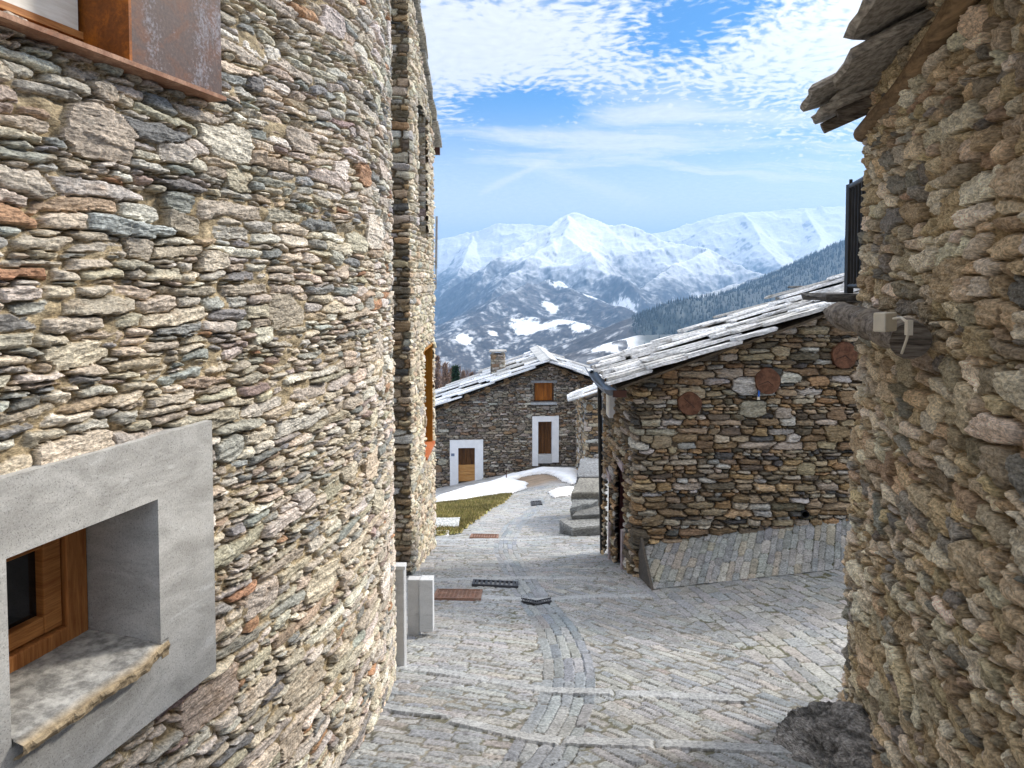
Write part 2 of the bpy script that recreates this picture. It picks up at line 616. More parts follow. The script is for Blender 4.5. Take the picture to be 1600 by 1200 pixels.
# ------------------------------------------------------------------ stone walls as relief built stone by stone
PAL_LEFT = [((0.59, 0.51, 0.40), 6), ((0.51, 0.45, 0.36), 5), ((0.68, 0.62, 0.53), 6), ((0.43, 0.40, 0.35), 3), ((0.40, 0.41, 0.38), 0.6),
            ((0.48, 0.37, 0.27), 0.9), ((0.42, 0.25, 0.15), 0.4), ((0.27, 0.265, 0.25), 1.8), ((0.53, 0.45, 0.38), 0.6), ((0.34, 0.26, 0.23), 0.3)]
PAL_TALL = [((0.60, 0.51, 0.37), 6), ((0.52, 0.44, 0.32), 5), ((0.66, 0.59, 0.46), 5), ((0.44, 0.385, 0.30), 3), ((0.40, 0.38, 0.33), 1.2), ((0.48, 0.36, 0.24), 1.2), ((0.30, 0.27, 0.22), 1.2)]
PAL_RIGHT = [((0.569, 0.444, 0.280), 6), ((0.630, 0.522, 0.368), 5), ((0.744, 0.651, 0.503), 6), ((0.387, 0.321, 0.229), 3), ((0.328, 0.305, 0.262), 1.5),
             ((0.416, 0.306, 0.206), 0.9), ((0.810, 0.721, 0.571), 1.8), ((0.243, 0.225, 0.195), 0.8)]
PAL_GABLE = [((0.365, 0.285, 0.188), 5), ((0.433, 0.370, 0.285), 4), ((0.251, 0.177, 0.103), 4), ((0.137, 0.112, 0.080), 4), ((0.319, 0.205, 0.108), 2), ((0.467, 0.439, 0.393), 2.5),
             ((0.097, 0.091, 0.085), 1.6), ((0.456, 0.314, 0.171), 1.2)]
PAL_FAR = [((0.30, 0.25, 0.19), 4), ((0.24, 0.20, 0.155), 4), ((0.40, 0.35, 0.29), 3.0), ((0.15, 0.13, 0.11), 3), ((0.25, 0.165, 0.10), 1.8), ((0.48, 0.44, 0.38), 1.0)]
PAL_PAVE = [((0.44, 0.43, 0.41), 5), ((0.50, 0.47, 0.43), 3), ((0.38, 0.385, 0.385), 4), ((0.46, 0.41, 0.35), 2.0), ((0.33, 0.345, 0.36), 2.2), ((0.55, 0.53, 0.50), 1.2), ((0.40, 0.33, 0.27), 0.5)]
PAL_RAMP = [((0.28, 0.285, 0.275), 4), ((0.33, 0.325, 0.30), 3), ((0.24, 0.25, 0.25), 3), ((0.35, 0.31, 0.24), 1.6), ((0.40, 0.38, 0.33), 1)]


def pick(pal, n, rng):
    c = np.array([p[0] for p in pal])
    wt = np.array([p[1] for p in pal], float)
    k = rng.choice(len(pal), n, p=wt / wt.sum())
    r = c[k] * (0.82 + 0.36 * rng.random((n, 1)))
    return r * (0.96 + 0.08 * rng.random((n, 3)))


def seed_courses(u0, u1, v0, v1, rng, ch, asp, rotj=0.06, vj=0.25, p=(2.4, 4.0), big=0.0, bigsize=(0.10, 0.2)):
    out = []
    v = v0
    while v < v1:
        h = ch[0] + (ch[1] - ch[0]) * rng.random() ** 1.6
        u = u0 - rng.random() * 0.3
        while u < u1:
            ww = h * (asp[0] + (asp[1] - asp[0]) * rng.random() ** 1.5)
            hh = h * (0.75 + 0.6 * rng.random())
            out.append((u + ww / 2, v + h / 2 + (rng.random() - 0.5) * h * vj, ww / 2 * 1.06, hh / 2 * 1.08,
                        rng.normal() * rotj, p[0] + (p[1] - p[0]) * rng.random(), 1.0))
            u += ww
        v += h
    s = np.array(out)
    if big > 0:
        nb = int(big * (u1 - u0) * (v1 - v0))
        b = []
        for _ in range(nb):
            a = bigsize[0] + (bigsize[1] - bigsize[0]) * rng.random() ** 1.7
            b.append((u0 + (u1 - u0) * rng.random(), v0 + (v1 - v0) * rng.random(), a, a * (0.40 + 0.28 * rng.random()), rng.normal() * rotj * 1.5,
                      2.8 + rng.random() * 2.6, 0.60))
        b = np.array(b)
        keep = np.ones(len(s), bool)
        kb = []
        for i, q in enumerate(b):
            if any(abs(q[0] - z[0]) < (q[2] + z[2]) * 0.9 and abs(q[1] - z[1]) < (q[3] + z[3]) * 0.9 for z in kb):
                continue
            kb.append(q)
            keep &= ((np.abs(s[:, 0] - q[0]) / q[2]) ** 2.5 + (np.abs(s[:, 1] - q[1]) / q[3]) ** 2.5) > 1.25
        s = np.concatenate([s[keep], np.array(kb)])
    return s


def paint(ua, va, U, V, seeds, zone=None, zid=None, state=None):
    """every grid point learns its stone: nearest in the stone's own stretched and turned metric"""
    shp = U.shape
    if state is None:
        state = (np.full(shp, 9.0, np.float32), np.full(shp, 9.0, np.float32), np.full(shp, -1, np.int32),
                 np.zeros(shp, np.float32), np.zeros(shp, np.float32))
    D1, D2, ID, LX, LY = state
    off = zid[1] if zid else 0
    for i, (su, sv, a, b, th, p, wt) in enumerate(seeds):
        r = max(a, b) * 1.9
        c, s_ = math.cos(th), math.sin(th)
        ru = (abs(c) * a + abs(s_) * b) * 1.75 + 0.03
        rv = (abs(s_) * a + abs(c) * b) * 1.75 + 0.03
        i0, i1 = np.searchsorted(ua, su - ru), np.searchsorted(ua, su + ru)
        j0, j1 = np.searchsorted(va, sv - rv), np.searchsorted(va, sv + rv)
        if i1 - i0 < 1 or j1 - j0 < 1:
            continue
        sl = (slice(j0, j1), slice(i0, i1))
        x = U[sl] - su
        y = V[sl] - sv
        lx = (x * c + y * s_) / a
        ly = (-x * s_ + y * c) / b
        d = (np.abs(lx) ** p + np.abs(ly) ** p) ** (1 / p)
        d = (d if wt >= 1 else d ** 3.5 * 0.9).astype(np.float32)         # a large stone keeps its own outline
        if zone is not None:
            d = np.where(zone[sl] == zid[0], d, 9.0)
        d1 = D1[sl]
        m = d < d1
        D2[sl] = np.where(m, d1, np.minimum(D2[sl], d))
        ID[sl] = np.where(m, i + off, ID[sl])
        LX[sl] = np.where(m, lx, LX[sl])
        LY[sl] = np.where(m, ly, LY[sl])
        D1[sl] = np.where(m, d, d1)
    return state


def relief(ua, va, seeds, pal, rng, mortar, joint=0.03, prot=0.03, edge=0.016, tilt=0.02, strata=0.008, warpa=0.025, warps=0.12, sfreq=60.0,
           rough=0.006, mortar_up=0.012, seed=0, facet=0.012, epow=0.5, patchy=3.5, crack=0.003, gapw=0.005):
    U, V = np.meshgrid(ua, va)
    wu = U + warpa * 2 * fbm(U / warps, V / warps, 3, seed + 1) + 0.008 * 2 * fbm(U / 0.03, V / 0.03, 2, seed + 2)
    wv = V + warpa * 1.2 * fbm(U / (warps * 1.6), V / warps, 3, seed + 4) + 0.006 * 2 * fbm(U / 0.03, V / 0.02, 2, seed + 5)
    wv = wv + 0.06 * fbm(U / 1.3, V / 1.3, 2, seed + 6)
    D1, D2, ID, LX, LY = paint(ua, va, wu, wv, seeds)
    n = len(seeds)
    cid = np.maximum(ID, 0)
    b = np.minimum(seeds[:, 2], seeds[:, 3]) / seeds[:, 6]
    e = np.minimum((D2 - D1) * 0.5, 1.22 - D1) * b[cid]
    e = np.where(ID < 0, -0.02, e)
    ed = edge * (0.6 + 0.9 * rng.random(n))
    t = np.clip((e - gapw) / ed[cid], 0, 1)
    prof = (np.clip(1 - (1 - t) ** 2, 0, 1)) ** epow
    pr = prot * rng.random(n) ** 1.2
    fh = np.full(U.shape, 9.0, np.float32)
    for q in range(4):                                   # each face is broken along a few planes
        gx, gy, c0 = facet * rng.normal(size=n), facet * 1.1 * rng.normal(size=n), facet * 0.7 * rng.random(n)
        fh = np.minimum(fh, c0[cid] + gx[cid] * LX + gy[cid] * LY)
    fh = np.maximum(fh, -joint * 0.8)
    tx = tilt * rng.normal(size=n)
    ty = tilt * rng.normal(size=n) * 0.8 + tilt * 0.25
    # split faces: layered steps following the lie of each stone
    th = seeds[:, 4][cid] + (rng.normal(size=n) * 0.10)[cid]
    su = (U * np.cos(th) + V * np.sin(th))
    sv = (-U * np.sin(th) + V * np.cos(th)) + rng.random(n)[cid] * 3
    lay = fbm(su * sfreq * 0.10, sv * sfreq, 3, seed + 7)
    stp = np.floor((sv * sfreq * 0.35 + 1.6 * fbm(su * 5, sv * 18, 3, seed + 9)) * 1.0)
    stepn = _T[(stp.astype(int) * 7 + cid) & 255, (cid * 3) & 255] - 0.5
    fac = fbm(U / 0.05, V / 0.035, 4, seed + 8, 0.6)
    h = prof * (joint + pr[cid] + fh + tx[cid] * LX + ty[cid] * LY + strata * (1.4 * lay + 0.9 * stepn) + rough * 2.2 * fac)
    fi = np.abs(fbm(su * 5.0 + cid * 1.7, sv * 17.0, 4, seed + 50, 0.6))
    h = h - crack * prof * np.clip(1 - fi * 16, 0, 1) - crack * 0.8 * prof * np.clip(1 - np.abs(fbm(U / 0.10 + cid * 0.6, V / 0.08, 3, seed + 55)) * 14, 0, 1)
    mn = mortar_up * (0.45 + patchy * fbm(U / 0.16, V / 0.10, 3, seed + 12))
    ismort = (h < mn) | (t <= 0.0)
    h = np.maximum(h, np.maximum(mn, 0)) + rough * 0.6 * fbm(U / 0.02, V / 0.02, 2, seed + 13)
    col = pick(pal, n, rng)
    sk = rng.random(n)
    C = col[cid]
    streak = 1 + 0.55 * lay + 0.22 * stepn + 0.45 * fac
    C = C * np.clip(streak, 0.45, 1.6)[..., None]
    stain = np.clip(fbm(U / 0.09 + cid * 0.37, V / 0.06, 4, seed + 20) * 3.2 - 0.35, 0, 1) * (sk[cid] < 0.35)
    C = C * (1 - 0.55 * stain[..., None]) + 0.55 * stain[..., None] * np.array([0.36, 0.215, 0.10])
    lich = np.clip(fbm(U / 0.05 + cid * 0.91, V / 0.05, 4, seed + 25) * 4.0 - 0.7, 0, 1) * (sk[cid] > 0.6)
    C = C * (1 - 0.5 * lich[..., None]) + 0.5 * lich[..., None] * np.array([0.50, 0.49, 0.45])
    mc = np.array(mortar) * (0.85 + 0.8 * fbm(U / 0.03, V / 0.03, 3, seed + 30)[..., None])
    C = np.where(ismort[..., None], mc, C)
    return U, V, h, C


def stone_wall(mb, path, u0, u1, z0, z1, du, dv, seeds, pal, rng, mortar, holes=(), top=None, bottom=None, bulge=None, **kw):
    ua = np.arange(u0, u1 + du * 0.5, du)
    va = np.arange(z0, z1 + dv * 0.5, dv)
    U, V, h, C = relief(ua, va, seeds, pal, rng, mortar, **kw)
    x, y, nx, ny = path(ua)
    if bulge is not None:
        h = h + bulge(U, V)
    X = x[None] + nx[None] * h
    Y = y[None] + ny[None] * h
    cu = (U[:-1, :-1] + U[1:, 1:]) / 2
    cv = (V[:-1, :-1] + V[1:, 1:]) / 2
    m = np.ones(cu.shape, bool)
    for (a, b_, c, d) in holes:
        m &= ~((cu > a) & (cu < b_) & (cv > c) & (cv < d))
    if top is not None:
        m &= cv < top(cu)
    if bottom is not None:
        m &= cv > bottom(cu)
    mb.grid(X, Y, V, C, m)


def path_from(pts, side, smooth=0.0):
    """plan polyline -> (x, y, nx, ny) at arc length u; side +1 = right of travel"""
    pts = np.array(pts, float)
    seg = np.diff(pts, axis=0)
    L = np.concatenate([[0], np.cumsum(np.hypot(seg[:, 0], seg[:, 1]))])

    def f(u):
        x = np.interp(u, L, pts[:, 0])
        y = np.interp(u, L, pts[:, 1])
        e = max(smooth, 0.02)
        hx = np.interp(u + e, L, pts[:, 0]) - np.interp(u - e, L, pts[:, 0])
        hy = np.interp(u + e, L, pts[:, 1]) - np.interp(u - e, L, pts[:, 1])
        n = np.hypot(hx, hy) + 1e-9
        return x, y, side * hy / n, -side * hx / n
    f.L = L[-1]
    f.knots = L
    return f


def arc(p, h0, h1, R, n=14):
    """points of a bend starting at p with heading h0 (radians from +Y to +X) turning to h1"""
    out = []
    q = np.array(p, float)
    s = abs(h1 - h0) * R / n
    for i in range(n):
        h = h0 + (h1 - h0) * (i + 0.5) / n
        q = q + s * np.array([math.sin(h), math.cos(h)])
        out.append(tuple(q))
    return out


# =================================================================== the street
def build_street():
    rng = np.random.default_rng(11)
    x0, x1 = -3.2, 5.4
    ua = np.arange(x0, x1, 0.0105)
    ys = [2.6]
    while ys[-1] < 24:
        ys.append(ys[-1] + max(0.009, 0.0030 * ys[-1]))
    va = np.array(ys)
    U, V = np.meshgrid(ua, va)
    # the drain of long stones that winds down the middle: centre line and width from the photograph
    cl = [(790, 1215, 88), (841, 1190, 88), (862, 1140, 104), (880, 1108, 80), (889, 1072, 58), (888, 1030, 72), (872, 985, 64), (846, 948, 46), (828, 925, 34),
          (806, 890, 32), (790, 862, 30), (790, 842, 30), (803, 820, 26), (824, 802, 24), (842, 790, 20)]
    cp = np.array([tuple(GP(a, b)[:2]) + (GP(a + c / 2, b).x - GP(a - c / 2, b).x,) for a, b, c in cl])
    o = np.argsort(cp[:, 1])
    cx = np.interp(va, cp[o, 1], cp[o, 0])
    cwid = np.interp(va, cp[o, 1], cp[o, 2]) * 0.5
    k = np.ones(25) / 25
    cx = np.convolve(np.pad(cx, 12, 'edge'), k, 'valid')
    cwid = np.clip(np.convolve(np.pad(cwid, 12, 'edge'), k, 'valid'), 0.2, 0.34)
    zone = np.full(U.shape, 1, np.int32)                 # 1 left of the drain, 2 right of it
    zone[U > cx[:, None]] = 2
    dr = (np.abs(U - cx[:, None]) < cwid[:, None]) & (V < 20.8)
    # the seam from the house corner down to the right; beyond it the setts run another way
    A, B = GP(1015, 928), GP(1318, 1118)
    side = (B.x - A.x) * (V - A.y) - (B.y - A.y) * (U - A.x)
    z3 = (side > 0) & (U > A.x - 0.2) & (V > B.y - 1.2)
    zone[z3] = 3
    zone[(V > 9.3)] = np.where(U[V > 9.3] < cx[:, None].repeat(U.shape[1], 1)[V > 9.3], 5, 6)
    zone[dr] = 4
    # cross bands of flat slabs
    bands = [((585, 1100), (830, 1152), (1235, 1172)), ((622, 1040), (862, 1078), (1150, 1092)), ((680, 930), (838, 936), (1010, 930)), ((690, 906), (830, 902), (960, 905)),
             ((690, 843), (800, 843), (885, 838))]
    bz = []
    for i, bd in enumerate(bands):
        q = np.array([tuple(GP(*p)[:2]) for p in bd])
        q = q[np.argsort(q[:, 0])]
        yc = np.interp(U, q[:, 0], q[:, 1]) + 0.012 * fbm(U / 0.3, V * 0, 2, 77 + i)
        inb = (np.abs(V - yc) < (0.055 if i < 2 else 0.09)) & (U > q[0, 0] - 0.4) & (U < q[-1, 0] + 0.05) & (zone != 3)
        zone[inb] = 10 + i
        bz.append(q)
    wu = U + 0.018 * fbm(U / 0.09, V / 0.09, 3, 3) + 0.05 * fbm(U / 0.9, V / 0.9, 2, 9)
    wv = V + 0.016 * fbm(U / 0.12, V / 0.08, 3, 5) + 0.10 * fbm(U / 0.9, V / 0.9, 2, 8)
    st = None
    alls = []
    off = 0

    def lay(zid, ang, ch, asp, box, p=(3.5, 7)):
        nonlocal st, off
        c, s_ = math.cos(ang), math.sin(ang)
        cxm, cym = (box[0] + box[1]) / 2, (box[2] + box[3]) / 2
        R = math.hypot(box[1] - box[0], box[3] - box[2]) / 2
        s = seed_courses(-R, R, -R, R, rng, ch, asp, 0.025, 0.10, p)
        g = s.copy()
        g[:, 0] = cxm + s[:, 0] * c - s[:, 1] * s_
        g[:, 1] = cym + s[:, 0] * s_ + s[:, 1] * c
        g[:, 4] = s[:, 4] + ang
        g = g[(g[:, 0] > box[0] - .3) & (g[:, 0] < box[1] + .3) & (g[:, 1] > box[2] - .3) & (g[:, 1] < box[3] + .3)]
        st = paint(ua, va, wu, wv, g, zone, (zid, off), st)
        alls.append(g)
        off += len(g)

    def ang_of(a, b):
        p, q = GP(*a), GP(*b)
        return math.atan2(q.y - p.y, q.x - p.x)
    lay(1, ang_of((640, 1090), (820, 1120)) * 0.8, (0.06, 0.10), (2.0, 5.0), (-2.0, 1.0, 2.6, 9.4))
    lay(2, ang_of((925, 1085), (1140, 1185)), (0.06, 0.10), (2.2, 5.5), (-0.2, 3.4, 2.6, 9.4))
    lay(3, ang_of((1150, 950), (1300, 1050)), (0.09, 0.15), (1.6, 4.0), (0.8, 5.4, 3.2, 9.4))
    lay(5, 0.10, (0.08, 0.13), (2.0, 4.5), (-3.2, 2.5, 9.2, 24.1))
    lay(6, -0.18, (0.08, 0.13), (2.0, 4.5), (-1.0, 4.5, 9.2, 24.1))
    # drain: five lines of long stones following the bend
    g = []
    for r in range(5):
        y = 2.5 + rng.random() * 0.2
        while y < 21.5:
            L = 0.30 + 0.34 * rng.random()
            i = min(np.searchsorted(va, y + L / 2), len(va) - 1)
            i2 = min(i + 12, len(va) - 1)
            sl = (cx[i2] - cx[max(i - 12, 0)]) / max(va[i2] - va[max(i - 12, 0)], 1e-3)
            xx = cx[i] + (r - 2) * cwid[i] * 0.4
            g.append((xx, y + L / 2, L / 2, cwid[i] * 0.2 * 1.04, math.atan2(1, sl), 5.0, 1.0))
            y += L
    g = np.array(g)
    st = paint(ua, va, wu * 0.4 + U * 0.6, wv, g, zone, (4, off), st)
    alls.append(g)
    off += len(g)
    for i, q in enumerate(bz):
        g = []
        x = q[0, 0] - 0.5
        while x < q[-1, 0] + 0.3:
            L = 0.5 + 0.6 * rng.random()
            yc = np.interp(x + L / 2, q[:, 0], q[:, 1])
            sl = (np.interp(x + L, q[:, 0], q[:, 1]) - np.interp(x, q[:, 0], q[:, 1])) / L
            g.append((x + L / 2, yc, L / 2, 0.09 if i < 2 else 0.12, math.atan(sl), 8.0, 1.0))
            x += L
        g = np.array(g)
        st = paint(ua, va, U, V, g, zone, (10 + i, off), st)
        alls.append(g)
        off += len(g)
    D1, D2, ID, LX, LY = st
    sd_ = np.concatenate(alls)
    n = len(sd_)
    cid = np.maximum(ID, 0)
    b = np.minimum(sd_[:, 2], sd_[:, 3])
    e = np.where(ID < 0, 0, np.minimum((D2 - D1) * 0.5, 1.12 - D1) * b[cid])
    # neighbours of another zone also leave a joint
    t = np.clip(e / (0.010 * (0.7 + 0.8 * rng.random(n)))[cid], 0, 1)
    prof = np.sqrt(np.clip(1 - (1 - t) ** 2, 0, 1))
    pr = 0.007 * rng.random(n)
    tx, ty = rng.normal(size=n) * 0.003, rng.normal(size=n) * 0.003
    fac = fbm(U / 0.07, V / 0.07, 4, 40, 0.6)
    isband = sd_[:, 5][cid] == 8.0
    isdrain = (zone == 4)
    h = prof * (0.016 + np.where(isband, 0.016, pr[cid]) + tx[cid] * LX + ty[cid] * LY + 0.003 * fac)
    silt = np.where(zone == 4, 0.004, 0.009) + np.where(zone == 4, 0.006, 0.018) * np.clip(fbm(U / 0.5, V / 0.5, 4, 60) + 0.12, 0, 1) + 0.006 * fbm(U / 0.03, V / 0.03, 2, 61)
    mort = (h < silt)
    h = np.maximum(h, silt)
    pc_ = pick(PAL_PAVE, n, rng)
    pc_ = (pc_ * 0.62 + 0.38 * np.array([0.41, 0.44, 0.465])) * 0.74
    C = pc_[cid]
    C = np.where(isband[..., None], np.array([0.37, 0.38, 0.385]), C)
    C = np.where(isdrain[..., None], C * np.array([0.84, 0.88, 0.92]), C)
    C = C * np.clip(1 + 0.5 * fac + 0.35 * fbm(U / 1.1, V / 1.1, 4, 52), 0.5, 1.5)[..., None]
    warm = np.clip(fbm(U / 0.8 + 4, V / 0.8, 4, 63) * 2.4 + 0.10, 0, 1)[..., None]
    C = C * (1 - 0.15 * warm) + 0.15 * warm * np.array([0.47, 0.40, 0.32])
    jc = np.array([0.20, 0.185, 0.15]) * (0.8 + 0.9 * fbm(U / 0.05, V / 0.05, 3, 66)[..., None])
    moss = np.clip(fbm(U / 0.35, V / 0.35, 4, 68) * 3 + 0.1 + 0.6 * (zone == 3), 0, 1)[..., None]
    jc = jc * (1 - 0.55 * moss) + 0.55 * moss * np.array([0.085, 0.09, 0.03])
    # fine sand swept over the setts on the left
    dust = np.clip(fbm(U / 0.6, V / 0.6, 5, 70) * 3.0 - 0.2, 0, 1) * (U < 1.2)
    jc = jc * (1 - dust[..., None] * .6) + dust[..., None] * .6 * np.array([0.40, 0.36, 0.30])
    jc = np.where(isdrain[..., None], np.array([0.10, 0.09, 0.07]), jc)
    C = np.where(mort[..., None], jc, C)
    Z = ground(U, V) + h - 0.03
    mb = MB()
    mb.grid(U, V, Z, C)
    # the far end of the lane, where single setts no longer show, and the yards beside it
    ua2 = np.arange(-12, 12.01, 0.12)
    va2 = np.concatenate([np.arange(23.97, 40, 0.12)])
    U2, V2 = np.meshgrid(ua2, va2)
    gv = np.clip(1.6 - np.hypot((U2 - 1.0) / 1.9, (V2 - 27.0) / 3.4) * 1.35 + 0.9 * fbm(U2 / 0.8, V2 / 0.8, 4, 4), 0, 1)[..., None]
    sett = (0.78 + 0.9 * (vn(U2 * 3 + V2 * 0.8, V2 * 9, 8)[..., None] - 0.25)) * np.array([0.40, 0.40, 0.40])
    dirt = np.array([0.33, 0.25, 0.18]) * (0.9 + 0.7 * fbm(U2 / 0.3, V2 / 0.3, 3, 12)[..., None])
    C2 = sett * (1 - gv) + dirt * gv
    Z2 = ground(U2, V2) + 0.01 * fbm(U2 / 0.3, V2 / 0.3, 3, 5) - 0.012
    mb.grid(U2, V2, Z2, C2)
    for (xa, xb) in ((-12, -3.1), (5.3, 12)):
        ua3, va3 = np.linspace(xa, xb, 60), np.linspace(-4, 24.1, 120)
        U3, V3 = np.meshgrid(ua3, va3)
        mb.grid(U3, V3, ground(U3, V3) - 0.03, np.full(U3.shape + (3,), 0.3))
    ua3, va3 = np.linspace(-3.2, 5.4, 60), np.linspace(-4, 2.62, 40)
    U3, V3 = np.meshgrid(ua3, va3)
    mb.grid(U3, V3, ground(U3, V3) - 0.015, np.full(U3.shape + (3,), 0.38))
    mb.build('street_paving', M['paving'], kind='structure')


build_street()

# =================================================================== left house with the rounded wall
LB = math.atan(0.29)
hd = np.array([math.sin(LB), math.cos(LB)])             # direction of the alley walls
nl = np.array([math.cos(LB), -math.sin(LB)])            # out of the left wall


def left_at(Y):
    return np.array([-2.0 + 0.29 * Y, Y])


def on_left(px, py, d=0.0):
    """pixel -> (distance along the left wall from Y=0, height) on the plane d outside the wall"""
    r = ray(px, py)
    o = left_at(0) + nl * d
    # (t*r.xy - o) . nl = 0
    t = (o @ nl) / (r.x * nl[0] + r.y * nl[1])
    q = np.array([r.x, r.y]) * t
    return float((q - o) @ hd), r.z * t


def lp(s, z, d=0.0):
    q = left_at(0) + hd * s + nl * d
    return np.array([q[0], q[1], z])


def build_left_house():
    root = thing('stone_house', (-2.2, 3.0, -2.5), 'large pale rubble stone house with rounded corner and concrete framed window', 'house', 'stone houses of the village')
    rng = np.random.default_rng(3)
    pts = [tuple(left_at(0.4)), tuple(left_at(3.3))]
    pts += arc(pts[-1], LB, math.radians(-10), 4.1, 16)
    pts += arc(pts[-1], math.radians(-10), math.radians(-88), 0.55, 12)
    e = pts[-1]
    pts.append((e[0] - 1.6, e[1] + 0.05))
    path = path_from(pts, 1, 0.06)
    # openings measured along the wall (u = s - offset of the first point)
    u_off = np.linalg.norm(left_at(0.4) - left_at(0))
    s0, zt = on_left(330, 657, 0.075)
    s1, zb = on_left(337, 1047, 0.075)
    so = (s0 + s1) / 2                                    # outer right edge of the concrete surround
    sa, za = on_left(8, 870, 0.075)
    sb, zb1 = on_left(246, 782, 0.075)
    sc, zc = on_left(250, 1005, 0.075)
    top_in = (za + zb1) / 2
    right_in = (sb + sc) / 2
    bot_in = zc - 0.02
    left_in = sa
    wr = so - right_in
    left_out = left_in - wr * 1.05
    hole1 = (left_out + 0.005 - u_off, so - 0.005 - u_off, zb + 0.005, zt - 0.005)
    # upper window of weathering steel
    p0, zp0 = on_left(346, 152, 0.09)
    p1, zp1 = on_left(0, 20, 0.09)
    ps, _ = on_left(205, 60, 0.09)
    zs = (zp0 + zp1) / 2
    hole2 = (p1 - 1.0 - u_off, p0 - 0.03 - u_off, zs + 0.03, 9)
    seeds = seed_courses(0, path.L, -3.4, 3.6, rng, (0.017, 0.062), (2.6, 8.0), 0.075, 0.45, (2.6, 5.5), 6.5, (0.055, 0.17))
    mb = MB()
    stone_wall(mb, path, 0.3, path.L - 0.02, -3.4, 3.3, 0.0064, 0.0052, seeds, PAL_LEFT, rng, (0.50, 0.40, 0.255),
               holes=(hole1, hole2), joint=0.036, prot=0.020, edge=0.0055, tilt=0.004, strata=0.009, mortar_up=0.014, seed=2, facet=0.006, epow=0.36, rough=0.006, patchy=6.0, crack=0.004, gapw=0.0018)
    # the body of the house behind the facing
    far = path(np.array([path.L]))
    core = [tuple(left_at(-2.0) - nl * 0.45), tuple(left_at(3.1) - nl * 0.45), (-1.42, 5.1), (-1.75, 5.45), (-6, 5.5), (-6, -2.0)]
    mb.prism(core, -4.2, 4.6, (0.36, 0.30, 0.23))
    mb.prism([tuple(left_at(-2.0)), tuple(left_at(0.62)), tuple(left_at(0.62) - nl * 0.5), tuple(left_at(-2.0) - nl * 0.5)], -3.5, 4.6, (0.36, 0.30, 0.23))
    mb.build('wall', M['wall_near'], root)
    rf = MB()
    rf.prism([(-0.7, -2.0), (-0.55, 5.7), (-6.3, 5.9), (-6.3, -2.2)], 4.6, 4.75, (0.3, 0.3, 0.3))
    rf.build('roof', M['slate'], root)

    # concrete surround: a thick ring standing 3 cm proud, reveals running 0.34 m into the wall
    ax = [(hd[0], hd[1], 0), (nl[0], nl[1], 0), (0, 0, 1)]

    def bx(mb, sa_, sb_, z0, z1, d0, d1, col=(0.4, 0.4, 0.4)):
        mb.box(lp((sa_ + sb_) / 2, (z0 + z1) / 2, (d0 + d1) / 2), (sb_ - sa_, d1 - d0, z1 - z0), ax, col)
    c = MB()
    bx(c, left_out, so, top_in, zt, -0.34, 0.078)
    bx(c, left_out, so, zb, bot_in, -0.34, 0.078)
    bx(c, right_in, so, bot_in, top_in, -0.34, 0.078)
    bx(c, left_out, left_in, bot_in, top_in, -0.34, 0.078)
    win = c.build('window', M['concrete'], root)
    # timber frame and sash
    fr = MB()
    fd0, fd1 = -0.33, -0.24
    fw = 0.085
    bx(fr, right_in - fw, right_in - 0.002, bot_in, top_in, fd0, fd1)
    bx(fr, left_in, right_in - fw, bot_in, bot_in + fw * 0.9, fd0, fd1)
    bx(fr, left_in, right_in - fw, top_in - fw, top_in, fd0, fd1)
    bx(fr, left_in + 0.002, left_in + fw * 0.7, bot_in + fw * 0.9, top_in - fw, fd0, fd1)
    fr.build('window_frame', M['larch'], win, bevel=0.005)
    sh = MB()
    a, b_ = right_in - fw - 0.075, right_in - fw - 0.008
    z0, z1 = bot_in + fw * 0.9 + 0.008, top_in - fw - 0.006
    bx(sh, a, b_, z0, z1, -0.315, -0.255)
    bx(sh, left_in + fw * 0.7, a, z0, z0 + 0.06, -0.315, -0.257)
    bx(sh, left_in + fw * 0.7, a, z1 - 0.06, z1, -0.315, -0.257)
    sh.build('sash', M['larch_h'], win, bevel=0.005)
    gl = MB()
    bx(gl, left_in + fw * 0.5, a, z0 + 0.05, z1 - 0.05, -0.30, -0.29)
    gl.build('pane', M['glass'], win)
    # rough stone sill slab, broken along its front edge
    sl = MB()
    n = 90
    ss = np.linspace(left_in + 0.004, right_in + 0.035, n)
    r2 = np.random.default_rng(8)
    front = 0.12 + 0.030 * np.array([fbm(np.array([s * 9.0]), np.array([0.3]), 4, 5)[0] for s in ss]) - 0.03 * np.clip((ss - right_in + 0.1) / 0.13, 0, 1)
    prof_d = np.array([-0.30, -0.15, 0.0, 0.6, 1.0, 1.03, 0.95, 0.7])
    rows = []
    for j in range(9):
        row = []
        for s, f in zip(ss, front):
            nz = float(fbm(np.array([s * 26.0]), np.array([j * 1.7]), 4, 7, 0.65)[0])
            d = [-0.26, -0.12, 0.0, f * 0.6, f - 0.006, f + 0.012 * nz * 3, f - 0.004 + 0.03 * nz, f - 0.03 + 0.02 * nz, -0.02][j]
            z = [0.012, 0.012, 0.010, 0.006, 0.0, -0.014, -0.030, -0.044, -0.05][j] + 0.006 * nz + bot_in + 0.012
            if s > right_in - 0.003 or s < left_in + 0.006:
                d = max(d, 0.079)
            row.append(lp(s, z, d))
        rows.append(row)
    R = np.array(rows)
    cc = np.zeros(R.shape)
    for j in range(9):
        for i in range(n):
            nz = float(fbm(np.array([ss[i] * 7.0]), np.array([j * 0.9]), 4, 17)[0])
            cc[j, i] = np.array([0.37, 0.36, 0.335]) * (1 + 1.2 * nz) if j < 4 else np.array([0.35, 0.27, 0.17]) * (1 + 1.5 * nz)
            if j < 4 and nz > 0.2:
                cc[j, i] = (0.30, 0.24, 0.17)
    sl.grid(R[..., 0], R[..., 1], R[..., 2], cc)
    sl.build('sill', M['slate'], win)

    # steel clad window above
    d = MB()
